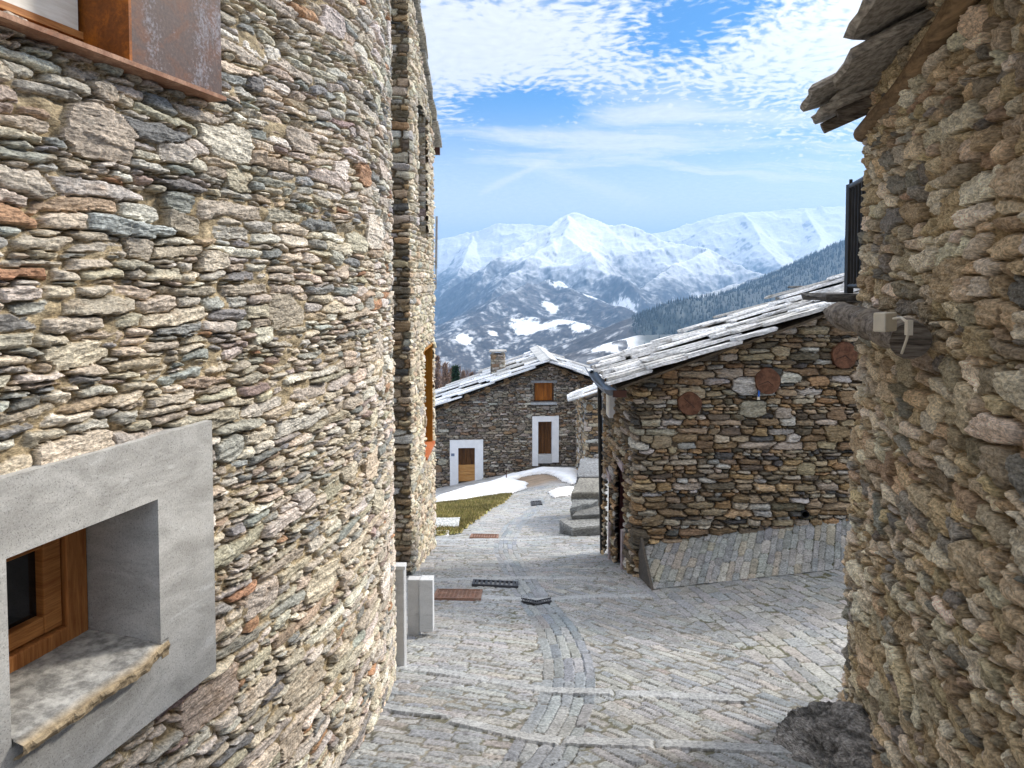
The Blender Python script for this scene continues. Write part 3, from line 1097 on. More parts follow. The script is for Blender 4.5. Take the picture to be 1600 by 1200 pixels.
    bx(d, ps, p0, zs, zs + 1.3, 0.02, 0.092)
    up = d.build('steel_panel', M['rust_dark'], root)
    lipm = MB()
    bx(lipm, p1 - 1.0, p0 + 0.002, zs - 0.016, zs - 0.001, -0.26, 0.112)
    lipm.build('steel_sill', M['rust_lip'], up)
    j = MB()
    bx(j, ps - 0.012, ps - 0.001, zs, zs + 1.3, -0.26, 0.094)
    j.build('steel_reveal', M['rust_orange'], up)
    wb = MB()
    zw = on_left(118, 46, -0.10)[1]
    bx(wb, p1 - 1.0, on_left(122, 30, -0.10)[0], zw, zw + 0.5, -0.13, -0.10)
    wb.build('whitewashed_board', M['white_board'], up)
    wf = MB()
    bx(wf, p1 - 1.0, ps - 0.012, zw - 0.025, zw - 0.002, -0.14, -0.095)
    bx(wf, ps - 0.20, ps - 0.012, zs, zw - 0.026, -0.14, -0.11)
    bx(wf, p1 - 1.0, p1 + 0.02, zs, zs + 0.03, -0.15, -0.10)
    wf.build('window_frame', M['larch_h'], up)
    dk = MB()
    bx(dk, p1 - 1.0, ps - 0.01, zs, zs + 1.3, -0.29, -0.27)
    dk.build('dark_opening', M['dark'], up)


build_left_house()


# =================================================================== tall house further down on the left
def rooftop_slab(mb, c, ux, uy, uz, L, Wd, T, rng, col, n=12, rag=0.10):
    """one rough stone roof slab: irregular outline, split sides"""
    c = np.asarray(c, float)
    out = []
    for k in range(n):
        an = 2 * math.pi * (k + 0.5) / n
        cs, sn = math.cos(an), math.sin(an)
        q = max(abs(cs), abs(sn)) ** -0.92
        r = 1 + rag * (rng.random() - 0.6)
        out.append((cs * q * L / 2 * r, sn * q * Wd / 2 * r))
    V = []
    for lev, (zz, sc) in enumerate(((T / 2, 0.97), (T * 0.12, 1.0), (-T / 2, 0.975))):
        for (a, b) in out:
            j = (rng.random(3) - 0.5) * np.array([0.03, 0.03, T * 0.22])
            V.append(c + (a * sc + j[0]) * ux + (b * sc + j[1]) * uy + (zz + j[2]) * uz)
    F_ = [tuple(range(n)), tuple(range(2 * n, 3 * n))[::-1]]
    for l in range(2):
        F_ += [(l * n + (i + 1) % n, l * n + i, (l + 1) * n + i, (l + 1) * n + (i + 1) % n) for i in range(n)]
    cc = np.tile(np.asarray(col, float), (3 * n, 1))
    cc *= 0.85 + 0.3 * rng.random((3 * n, 1))
    mb.add(V, F_, cc)


def slab_roof(mb, o, along, down, la, ld, rng, row=0.3, wid=(0.35, 0.75), T=(0.035, 0.06), cols=((0.56, 0.56, 0.55), (0.46, 0.45, 0.43), (0.62, 0.62, 0.62)), rag=0.10, vary=0.0):
    """stone slabs laid in courses, each course lapping the one below; o is the lowest corner (eave), down points up the slope"""
    o = np.asarray(o, float)
    al = np.asarray(along, float)
    up = np.asarray(down, float)
    nz = np.cross(al, up)
    if nz[2] < 0:
        nz = -nz
    r = 0.0
    k = 0
    while r < ld:
        a = -rng.random() * (0.05 if vary else 0.2)
        first = True
        while a < la:
            w_ = (0.15 + wid[0] * rng.random()) if (vary and first) else wid[0] + (wid[1] - wid[0]) * rng.random()
            dep = row * (1.55 + 0.35 * rng.random())
            t = T[0] + (T[1] - T[0]) * rng.random()
            al_t = al * math.cos(0.05) - nz * math.sin(0.05 + 0.04 * rng.random()) if vary else al
            wv = min(w_, la - a + 0.12)
            if wv > 0.12:
                first = False
                tilt = (0.055 + 0.02 * rng.random()) if not vary else 0.105 + 0.04 * rng.random()
                upv = up * math.cos(tilt) - nz * math.sin(tilt)      # tail lies on the course below, head under the next
                nv = np.cross(al_t, upv)
                nv = nv / np.linalg.norm(nv)
                if nv[2] < 0:
                    nv = -nv
                c = o + al * (a + wv / 2) + up * (r + dep / 2 - 0.05 * rng.random()) + nz * (0.055 + (0.012 + vary * 0.9) * rng.random()) + up * vary * 5 * (rng.random() - 0.5)
                col = np.array(cols[rng.integers(len(cols))]) * (0.85 + 0.3 * rng.random())
                rooftop_slab(mb, c, al_t, upv, nv, wv * (1.12 if vary else 1.03), dep, t, rng, col, 12, rag)
            a += w_
        r += row
        k += 1


def build_tall_house():
    root = thing('stone_house', (-2.0, 10.4, -4.3), 'tall sunlit pale rubble stone house with dark edge and ochre window reveal', 'house', 'stone houses of the village')
    rng = np.random.default_rng(21)
    x = -1.36
    pts = [(-2.7, 9.02), (x - 0.05, 9.02), (x - 0.015, 9.035), (x, 9.07), (x, 11.66), (x - 0.05, 11.72), (-3.2, 11.76)]
    path = path_from(pts, 1, 0.03)
    k = path.knots[3]

    def u_of(Y):
        return k + (Y - 9.07)
    # opening high up, and the ochre one
    n1 = (u_of(9.72), u_of(10.78), 0.66, 2.55)
    n2 = (u_of(10.33), u_of(11.40), -2.70, -1.02)
    seeds = seed_courses(0, path.L, -5.6, 4.6, rng, (0.05, 0.12), (1.6, 4.2), 0.06, 0.35, (2.3, 3.6), 1.5, (0.10, 0.18))
    mb = MB()

    def top(u):
        Y = np.interp(u, path.knots, [p[1] for p in pts])
        return np.where(Y > 9.0, 2.34 + (12.0 - Y) * 0.50 - 0.02, 9)
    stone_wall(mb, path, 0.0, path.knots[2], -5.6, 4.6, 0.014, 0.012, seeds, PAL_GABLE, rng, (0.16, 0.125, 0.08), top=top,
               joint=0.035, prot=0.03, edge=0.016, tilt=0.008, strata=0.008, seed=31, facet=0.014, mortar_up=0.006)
    stone_wall(mb, path, path.knots[2], path.L, -5.6, 4.6, 0.014, 0.012, seeds, PAL_TALL, rng, (0.50, 0.40, 0.26), holes=(n1, n2), top=top,
               joint=0.042, prot=0.022, edge=0.012, tilt=0.008, strata=0.010, seed=31, facet=0.010, mortar_up=0.012)
    X0 = x - 0.55
    mb.prism([(X0, 9.4), (X0, 11.6), (-6, 11.6), (-6, 9.4)], -6.2, [3.5, 2.4, 2.4, 3.5], (0.34, 0.29, 0.22))
    wall = mb.build('wall', M['wall_near'], root)
    # recess of the upper opening: stone jambs, dark above
    up = MB()
    a0, a1 = 9.72, 10.78
    r2 = np.random.default_rng(5)
    sj = seed_courses(0, 0.6, 0.5, 2.7, r2, (0.06, 0.13), (1.5, 3.0), 0.05, 0.3)
    pj = path_from([(x + 0.01, a1), (x - 0.5, a1)], -1)
    stone_wall(up, pj, 0.0, 0.5, 0.62, 2.6, 0.012, 0.012, sj, PAL_LEFT, r2, (0.40, 0.32, 0.2), joint=0.02, prot=0.015, seed=41)
    up.box((x - 0.25, (a0 + a1) / 2, 0.64), (0.5, a1 - a0, 0.06), None, (0.4, 0.36, 0.28))
    up.box((x - 0.25, a0 + 0.01, 1.6), (0.5, 0.04, 1.9), None, (0.36, 0.3, 0.22))
    o = up.build('window', M['wall_near'], root)
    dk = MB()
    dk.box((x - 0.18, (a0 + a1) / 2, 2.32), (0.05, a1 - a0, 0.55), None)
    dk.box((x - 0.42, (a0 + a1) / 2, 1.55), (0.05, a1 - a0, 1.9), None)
    dk.build('dark_recess', M['dark'], o)  # near-black sheets painting in the shade inside the opening
    # ochre lined window
    b0, b1, c0, c1 = 10.33, 11.40, -2.70, -1.02
    oc = MB()
    oc.box((x - 0.13, b1 - 0.02, (c0 + c1) / 2), (0.32, 0.04, c1 - c0), None)
    oc.box((x - 0.13, b0 + 0.02, (c0 + c1) / 2), (0.32, 0.04, c1 - c0), None)
    oc.box((x - 0.13, (b0 + b1) / 2, c1 - 0.02), (0.32, b1 - b0 - 0.08, 0.04), None)
    wn = oc.build('window', M['ochre'], root, label='window with ochre lined reveal and orange sill')
    sl = MB()
    sl.box((x - 0.10, (b0 + b1) / 2, c0 + 0.005), (0.34, b1 - b0 + 0.02, 0.05), None)
    sl.build('sill', M['orange'], wn)
    gl = MB()
    gl.box((x - 0.27, (b0 + b1) / 2, (c0 + c1) / 2), (0.02, b1 - b0 - 0.06, c1 - c0 - 0.04), None)
    gl.build('pane', M['glass'], wn)
    # verge of the slab roof, running down and away
    rf = MB()
    rr = np.random.default_rng(9)
    upv = np.array([0, -1, 0.50])
    upv /= np.linalg.norm(upv)
    nz = np.array([0, 0.5, 1.0]) / math.hypot(0.5, 1)
    al = np.array([1.0, 0, 0])
    sp = 0.0
    while sp < 5.2:
        for xo in (-2.74, -2.14, -1.56):
            c = np.array([xo, 12.10, 2.36]) + upv * (sp + 0.3) + nz * (0.035 + 0.01 * rr.random())
            t2 = 0.09
            uu = upv * math.cos(t2) - nz * math.sin(t2)
            rooftop_slab(rf, c, al, uu, np.cross(al, uu), 0.62 + 0.06 * rr.random(), 0.78, 0.05, rr, (0.40, 0.38, 0.33), 12, 0.05)
        sp += 0.52
    rf.build('roof', M['slate'], root)
    bm = MB()
    bm.box((x - 0.04, 11.98, 2.26), (0.30, 0.10, 0.12), None)
    bm.build('eave_board', M['brown_metal'], root)
    # pole on the far corner
    pm = MB()
    q0, q1 = P(681.5, 420, 11.85), P(682.5, 338, 11.85)
    pm.tube([(q0.x, q0.y, q0.z), (q1.x, q1.y, q1.z)], [0.022, 0.022], 10)
    pm.tube([(q0.x - 0.005, q0.y, q0.z - 0.35), (q0.x - 0.003, q0.y, q0.z + 0.02)], [0.012, 0.012], 8)
    pm.box((q0.x - 0.05, q0.y, q0.z + 0.12), (0.12, 0.03, 0.03))
    pm.box((q0.x - 0.05, q0.y, q0.z - 0.25), (0.12, 0.03, 0.03))
    pm.build('antenna_pole', M['pole'], None, 'slim grey pole fixed to the far corner of the tall pale house', 'pole', loc=tuple(q0))


build_tall_house()


# =================================================================== right house close to the camera
def right_at(Y):
    return np.array([0.845 + 0.29 * Y, Y])


nr = -nl


def on_right(px, py, d=0.0):
    """pixel -> point on the plane d outside the right wall line"""
    r = ray(px, py)
    o = right_at(0) + nr * d
    t = (o @ nr) / (r.x * nr[0] + r.y * nr[1])
    return Vector((r.x * t, r.y * t, r.z * t))


def rp(s, z, d=0.0):
    q = right_at(0) + hd * s + nr * d
    return np.array([q[0], q[1], z])


def build_right_house():
    root = thing('stone_house', (2.4, 3.2, -2.6), 'rough brown boulder walled old house with slab eaves and balcony corner', 'house', 'stone houses of the village')
    rng = np.random.default_rng(33)
    OFF = -0.165
    pts = [tuple(right_at(1.0) + nr * OFF), tuple(right_at(4.32) + nr * OFF)]
    pts += arc(pts[-1], LB, LB + math.radians(92), 0.26, 8)
    e = pts[-1]
    pts.append((e[0] + 2.8, e[1] - 0.95))
    path = path_from(pts, -1, 0.05)
    seeds = seed_courses(0, path.L, -3.6, 2.4, rng, (0.030, 0.11), (1.5, 4.5), 0.13, 0.5, (2.2, 4.6), 4.0, (0.07, 0.16))
    lowr = seeds[:, 1] < -1.0
    seeds[:, 4] += np.where(lowr, -0.15 * np.clip((-1.0 - seeds[:, 1]) / 1.2, 0, 1), 0.05)
    mb = MB()

    def bulge(U, V):
        return 0.07 * sstep(-V, -0.6, 2.8) + 0.06 * fbm(U / 0.8, V / 0.7, 2, 71) + 0.05 * fbm(U / 0.35, V / 0.20, 3, 73) * (0.3 + sstep(-V, 0.4, 1.6))

    stone_wall(mb, path, 0.25, path.L - 0.05, -3.6, 1.26, 0.0068, 0.0066, seeds, PAL_RIGHT, rng, (0.43, 0.32, 0.18), bulge=bulge,
               joint=0.044, prot=0.030, edge=0.007, tilt=0.007, strata=0.014, warpa=0.045, warps=0.12, rough=0.009, mortar_up=0.026, seed=51, sfreq=50, facet=0.009, epow=0.4, patchy=3.6, crack=0.008, gapw=0.003)
    core = [tuple(right_at(-1.5) - nr * 0.25), tuple(right_at(4.2) - nr * 0.27), (5.6, 3.6), (6.0, -1.6)]
    mb.prism(core, -4.0, 1.2, (0.25, 0.2, 0.14))
    mb.build('wall', M['wall_rough'], root)
    # slab roof: rough slabs hanging out over the wall, seen from below
    rf = MB()
    rr = np.random.default_rng(4)
    up = np.array([-nr[0], -nr[1], 0]) * math.cos(0.36) + np.array([0, 0, 1]) * math.sin(0.36)
    al = np.array([hd[0], hd[1], 0])
    nz = np.cross(al, up)
    nz = nz if nz[2] > 0 else -nz
    spec = [(4.22, 0.70, 0.43, 0.13, 0.045), (4.50, 0.50, 0.34, 0.05, 0.05), (4.36, 0.6, 0.24, 0.08, 0.05), (3.72, 0.95, 0.32, 0.10, 0.05), (3.05, 0.90, 0.36, 0.17, 0.05),
            (2.40, 0.9, 0.30, 0.12, 0.05), (1.75, 0.7, 0.34, 0.16, 0.05), (1.0, 0.8, 0.32, 0.12, 0.05), (0.2, 0.9, 0.34, 0.14, 0.05)]
    for (s, L, ov, dz, T) in spec:
        c = rp(s, 1.12 + dz, OFF) - up * (ov - 0.42)
        rooftop_slab(rf, c, al, up, nz, L, 0.95, T * 0.85, rr, (0.34, 0.31, 0.27), 16, 0.09)
    # upper courses closing the roof
    for r in range(6):
        for q in range(9):
            c = rp(4.3 - q * 0.62 + 0.2 * (r % 2), 1.42, OFF) + up * (0.45 + 0.5 * r) + nz * 0.02
            rooftop_slab(rf, c, al, up, nz, 0.68, 0.9, 0.05, rr, (0.42, 0.41, 0.40), 10, 0.08)
    rf.build('roof', M['slate'], root)
    # purlin end and wall plate under the slabs
    pb = MB()
    a, b = rp(4.72, 0.94, OFF + 0.04), rp(1.2, 1.21, OFF + 0.04)
    pts_ = [a + (b - a) * t + np.array([0.02 * math.sin(7 * t), 0, 0.02 * math.cos(9 * t)]) for t in np.linspace(0, 1, 12)]
    pb.tube(pts_, [0.055, 0.06, 0.06, 0.062, 0.065, 0.06, 0.06, 0.06, 0.06, 0.06, 0.06, 0.06], 12)
    pb.build('purlin', M['beam_brown'], root)
    for (s, out_, zz, ln) in ((4.42, 0.24, 1.20, 0.9), (4.58, 0.30, 1.15, 0.8)):
        rb = MB()
        c0 = rp(s, zz - 0.17, OFF + out_)
        c1 = rp(s - 0.05, zz + 0.15, OFF + out_ - ln)
        rb.tube([c0, c0 * 0.5 + c1 * 0.5 + np.array([0, 0, 0.02]), c1], [0.035, 0.05, 0.05], 8)
        rb.build('rafter', M['beam'], root)
    # weathered lintel log sticking out of the corner
    lg = MB()
    q0, q1, q2 = P(1292, 487, 4.72), on_right(1348, 500, 0.045), on_right(1425, 530, 0.0)
    d = np.array(q2) - np.array(q0)
    rr2 = np.random.default_rng(2)
    n = 22
    pl, rd = [], []
    for i in range(n):
        t = i / (n - 1)
        b0 = np.array(q0) * (1 - t) ** 2 + 2 * np.array(q1) * t * (1 - t) + np.array(q2) * t * t
        pl.append(b0 + (rr2.random(3) - 0.5) * 0.014)
        rd.append((0.026 + 0.048 * min(t * 5, 1)) * (0.85 + 0.3 * rr2.random()))
    lg.tube(pl, rd, 14, smooth=False)
    lg.build('lintel_log', M['beam'], root)
    # balcony round the corner: stone slab and black railing
    bs = MB()
    rr3 = np.random.default_rng(12)
    bq = P(1312, 464, 4.85)
    rooftop_slab(bs, (bq.x + 0.10, bq.y - 0.02, bq.z), np.array([1.0, 0.05, 0.0]), np.array([-0.05, 1.0, 0]), np.array([0, 0, 1.0]), 0.62, 0.55, 0.05, rr3, (0.10, 0.095, 0.09), 14, 0.10)
    bal = bs.build('balcony', M['slate'], root)
    rl = MB()
    base, tp = P(1326, 462, 4.85), P(1326, 296, 4.85)
    dirv = np.array([-0.237, -0.971, 0.0])
    dirv = dirv / np.linalg.norm(dirv)
    b0 = np.array(base)
    b0[2] += 0.02
    H = tp.z - base.z
    rl.box(b0 + np.array([0, 0, H / 2]), (0.045, 0.045, H + 0.03))
    for i in range(1, 6):
        rl.tube([b0 + dirv * 0.085 * i + np.array([0, 0, 0.04]), b0 + dirv * 0.085 * i + np.array([0, 0, H])], 0.011, 8)
    e0, e1 = b0 + np.array([0, 0, H]), b0 + dirv * 0.5 + np.array([0, 0, H])
    rl.tube([e0, e1], 0.020, 8)
    rl.tube([e0 - np.array([0, 0, H - 0.05]), e1 - np.array([0, 0, H - 0.05])], 0.016, 8)
    rl.tube([e0, e0 + np.array([0, 0, 0.05])], 0.012, 8)
    rl.build('railing', M['black'], bal)

    # junction box and its cable on the wall
    s, z = 3.72, 0
    jq = on_right(1383, 503, 0.125)
    jb = thing('junction_box', tuple(jq), 'small cream junction box with white cable on the rough brown wall', 'junction box')
    m = MB()
    ax = [(hd[0], hd[1], 0), (nr[0], nr[1], 0), (0, 0, 1)]
    m.box(jq, (0.105, 0.05, 0.078), [(0.80, 0.60, 0), (-0.60, 0.80, 0), (0, 0, 1)])
    m.build('housing', M['cream_plastic'], jb, bevel=0.006)
    cb = MB()
    t = [on_right(a, b, 0.115) for a, b in ((1396, 498), (1408, 496), (1418, 504), (1421, 515), (1416, 532), (1409, 552))]
    cb.tube([tuple(p) for p in t], 0.005, 8)
    cb.box(on_right(1420, 512, 0.115), (0.02, 0.02, 0.055), None)
    cb.build('cable', M['cream_plastic'], jb)


build_right_house()


# =================================================================== house with the log ends
def build_log_house():
    root = thing('stone_house', (2.9, 10.5, -4.0), 'low brown rubble stone house with slab roof and round log ends', 'house', 'stone houses of the village')
    rng = np.random.default_rng(44)
    X, Yg, Yb = 1.66, 8.95, 10.8
    SL = 0.357
    pts = [(1.50, Yb), (X, Yg + 0.08), (X + 0.012, Yg + 0.02), (X + 0.06, Yg), (6.6, Yg)]
    path = path_from(pts, 1, 0.04)
    k1, k3 = path.knots[1], path.knots[3]

    def u_left(Y):
        return (Yb - Y) / (Yb - Yg - 0.08) * k1
    eave_z = -1.36
    # doorways on the lane side
    d1 = (u_left(10.66), u_left(10.32), -6, -3.0)
    d2 = (u_left(9.95), u_left(9.52), -6, -2.62)
    pipe = P(1255, 801, Yg - 0.02)
    up_ = k3 + (pipe.x - X - 0.06)
    hole_p = (up_ - 0.045, up_ + 0.045, pipe.z - 0.045, pipe.z + 0.045)
    seeds = seed_courses(0, path.L, -5.2, 0.8, rng, (0.04, 0.115), (1.8, 5.2), 0.05, 0.35, (2.3, 3.6), 2.6, (0.10, 0.19))
    mb = MB()

    def top(u):
        xx = np.interp(u, path.knots, [p[0] for p in pts])
        return np.where(u < k1, eave_z - 0.02, eave_z + (xx - 1.40) * SL - 0.01)
    stone_wall(mb, path, 0.0, path.L - 0.1, -5.2, 0.75, 0.0125, 0.0105, seeds, PAL_GABLE, rng, (0.10, 0.075, 0.05), holes=(d1, d2, hole_p), top=top,
               joint=0.055, prot=0.030, edge=0.014, tilt=0.010, strata=0.012, mortar_up=0.004, seed=61, gapw=0.003)
    mb.prism([(X + 0.45, Yg + 0.22), (6.5, Yg + 0.22), (6.5, Yb), (X + 0.45, Yb)], -5.4, [-1.3, 0.3, 0.3, -1.3], (0.2, 0.16, 0.11))
    mb.prism([(1.55, Yb - 0.02), (6.5, Yb - 0.02), (6.5, Yb + 0.02), (1.55, Yb + 0.02)], -5.4, [-1.36, 0.2, 0.2, -1.36], (0.2, 0.16, 0.11))
    mb.build('wall', M['wall_mid'], root)
    # roof
    rf = MB()
    rr = np.random.default_rng(13)
    cs = 1 / math.hypot(1, SL)
    upv = np.array([cs, 0, SL * cs])
    slab_roof(rf, (1.30, Yg - 0.42, eave_z + 0.0), upv, (0, 1, 0), 5.2, Yb - Yg + 0.40, rr, 0.255, (0.45, 1.0), (0.035, 0.055), rag=0.09, vary=0.026, cols=((0.68, 0.68, 0.68), (0.54, 0.53, 0.51), (0.76, 0.76, 0.76)))
    dn = np.array([cs, 0, -SL * cs])
    rx = 1.30 + 5.3 * cs
    slab_roof(rf, (rx + 3.2, Yg - 0.4, eave_z + 5.3 * cs * SL - 3.2 * SL), (0, 1, 0), np.array([-cs, 0, SL * cs]), Yb - Yg + 0.62, 3.3, rr, 0.35, (0.5, 0.9))
    # boarding under the slabs
    A, B = np.array([1.34, Yg - 0.28, eave_z - 0.02]), np.array([1.34, Yb + 0.2, eave_z - 0.02])
    q = [A, B, B + upv * 5.2, A + upv * 5.2]
    q2 = [p + np.array([0, 0, 0.03]) for p in q]
    rf.add(q + q2, [(3, 2, 1, 0), (4, 5, 6, 7), (0, 1, 5, 4), (1, 2, 6, 5), (2, 3, 7, 6), (3, 0, 4, 7)], (0.12, 0.09, 0.06))
    roof = rf.build('roof', M['slab'], root)
    ch = MB()
    cq = P(1262, 454, 10.9)
    ch.box((cq.x, cq.y, cq.z - 0.02), (0.20, 0.24, 0.12), None, (0.22, 0.2, 0.18))
    rooftop_slab(ch, (cq.x - 0.03, cq.y, cq.z + 0.06), np.array([1., 0, 0.03]), np.array([0, 1., 0]), np.array([0, 0, 1.]), 0.42, 0.42, 0.035, rr, (0.12, 0.12, 0.12))
    ch.build('chimney', M['slate'], roof)
    # log ends in the gable
    for (px, py, r) in ((1077, 630, 0.155), (1198, 595, 0.17), (1318, 555, 0.17)):
        c = P(px, py, Yg - 0.06)
        lg = MB()
        n = 26
        q = []
        lr = np.random.default_rng(px)
        for (yy, sc) in ((Yg + 0.12, 1.0), (Yg - 0.095, 1.0), (Yg - 0.108, 0.965)):
            for k in range(n):
                an = 2 * math.pi * k / n
                rr_ = r * sc * (1 + 0.03 * math.sin(2 * an + px) + 0.018 * math.sin(5 * an))
                q.append((c.x + rr_ * math.cos(an), yy, c.z + rr_ * math.sin(an)))
        fs = [tuple(range(2 * n, 3 * n))]
        for l in range(2):
            fs += [(l * n + i, l * n + (i + 1) % n, (l + 1) * n + (i + 1) % n, (l + 1) * n + i) for i in range(n)]
        lg.add(q, fs, (0.2, 0.1, 0.06))
        lo = lg.build('log_end', M['log_rings'], root)
        ck = MB()
        for (a0, l0) in ((2.4 if px < 1100 else 3.5, 0.75), (5.6, 0.5)):
            dv = np.array([math.cos(a0), 0, math.sin(a0)])
            cc = np.array([c.x, Yg - 0.109, c.z]) + dv * r * l0 * 0.5
            ck.box(cc, (r * l0, 0.004, 0.006), [dv, (0, 1, 0), (-dv[2], 0, dv[0])])
        ck.build('drying_crack', M['dark'], lo)
    # drain pipe end
    dp = MB()
    n = 18
    q = []
    for (yy, rr_) in ((Yg + 0.02, 0.050), (Yg - 0.09, 0.050), (Yg - 0.09, 0.040), (Yg + 0.25, 0.040)):
        for k in range(n):
            an = 2 * math.pi * k / n
            q.append((pipe.x + rr_ * math.cos(an), yy, pipe.z + rr_ * math.sin(an)))
    fs = []
    for l in range(3):
        fs += [(l * n + i, l * n + (i + 1) % n, (l + 1) * n + (i + 1) % n, (l + 1) * n + i) for i in range(n)]
    fs.append(tuple(range(3 * n, 4 * n)))
    dp.add(q, fs)
    dp.build('pipe_end', M['black'], root)
    # half-round gutter along the eave and its downpipe at the far corner
    gt = MB()
    q = []
    ny = 30
    na = 9
    for i in range(ny):
        y = Yg - 0.36 + (Yb - Yg + 0.5) * i / (ny - 1)
        sag = -0.05 * math.sin(math.pi * i / (ny - 1))
        for k in range(na):
            an = math.pi + math.pi * k / (na - 1)
            q.append((1.245 + 0.075 * math.cos(an), y, eave_z - 0.005 + sag + 0.075 * math.sin(an)))
    fs = [(i * na + k, i * na + k + 1, (i + 1) * na + k + 1, (i + 1) * na + k) for i in range(ny - 1) for k in range(na - 1)]
    gt.add(q, fs, smooth=True)
    gt.add(q[:na], [tuple(range(na))])
    gt.tube([q[i * na] for i in range(ny)], 0.010, 6)
    g = gt.build('gutter', M['gutter'], root)
    eb = MB()
    eb.box((1.36, Yg - 0.34, eave_z - 0.055), (0.17, 0.06, 0.085))
    eb.build('end_board', M['brown_metal'], g)
    pp_ = MB()
    pp_.tube([(1.245, Yb + 0.06, eave_z - 0.07), (1.40, Yb + 0.08, eave_z - 0.25), (1.46, Yb + 0.08, -4.45)], 0.04, 10)
    pp_.build('downpipe', M['black'], g)
    # doorways
    for (y0, y1, zt, nm, lab) in ((10.32, 10.66, -3.0, 'door', 'dark red door with pale mauve frame'), (9.52, 9.95, -2.62, 'door', 'dark door behind pale frame boards')):
        xw = 1.50 + (X - 1.50) * (Yb - (y0 + y1) / 2) / (Yb - Yg)
        zb_ = float(ground(xw, (y0 + y1) / 2)) - 0.2
        dr = MB()
        dr.box((xw + 0.33, (y0 + y1) / 2, (zb_ + zt) / 2), (0.05, y1 - y0, zt - zb_))
        dr.box((xw + 0.17, y1 + 0.02, (zb_ + zt) / 2), (0.34, 0.04, zt - zb_))
        dr.box((xw + 0.17, y0 - 0.02, (zb_ + zt) / 2), (0.34, 0.04, zt - zb_))
        dr.box((xw + 0.17, (y0 + y1) / 2, zt + 0.03), (0.34, y1 - y0 + 0.08, 0.05))
        d = dr.build(nm, M['maroon'], root, label=lab)
        fm = MB()
        fm.box((xw - 0.045, (y0 + y1) / 2, zt + 0.02), (0.03, y1 - y0 + 0.16, 0.10))
        fm.build('door_lintel', M['pinkboard'], d)
        fm = MB()
        fm.box((xw - 0.045, y0 - 0.04, zb_ + 0.35), (0.03, 0.10, 0.9))
        fm.build('door_post', M['pinkboard'], d)
    # meter box on the lane side
    mq = P(956, 631, 10.2)
    bx = thing('meter_box', tuple(mq), 'white meter box with rusty stain on the narrow wall under the gutter', 'meter box')
    m = MB()
    m.box((1.475, 10.15, mq.z), (0.10, 0.26, 0.36))
    m.build('housing', M['white_paint'], bx, bevel=0.012)
    m = MB()
    m.box((1.421, 10.15, mq.z), (0.008, 0.20, 0.30))
    m.build('door', M['cream_plastic'], bx)
    # blue strap
    b = P(1184, 610, Yg - 0.05)
    st = thing('strap', tuple(b), 'short blue strap hanging below the middle round log end', 'strap')
    m = MB()
    m.box((b.x, Yg - 0.10, b.z), (0.022, 0.006, 0.15), [(1, 0, -0.08), (0, 1, 0), (0.08, 0, 1)])
    m.build('band', M['blue'], st)
    m = MB()
    m.box((b.x - 0.006, Yg - 0.10, b.z - 0.095), (0.034, 0.012, 0.04), None)
    m.build('buckle', M['cream_plastic'], st)


def mat_rings():
    m, t, b = base_mat('sawn_log_end', 0.85, 0.2)
    co = t.new('ShaderNodeTexCoord').outputs['Object']
    a = t.noise(co, 16, 5, 0.6, 0.4)
    f = t.noise(t.mapping(co, (1, 1, 1)), 70, 4, 0.7)
    c = t.mix(t.ramp(a, 0.3, 0.7), lin(84, 56, 42), lin(122, 86, 66))
    k = t.ramp(f, 0.2, 0.8, 0.75, 1.2)
    t.l.new(t.mix(1.0, c, t.comb(k, k, k), 'MULTIPLY'), b.inputs['Base Color'])
    bump(t, b, f, 0.3, 0.004)
    return m


M['log_rings'] = mat_rings()
build_log_house()


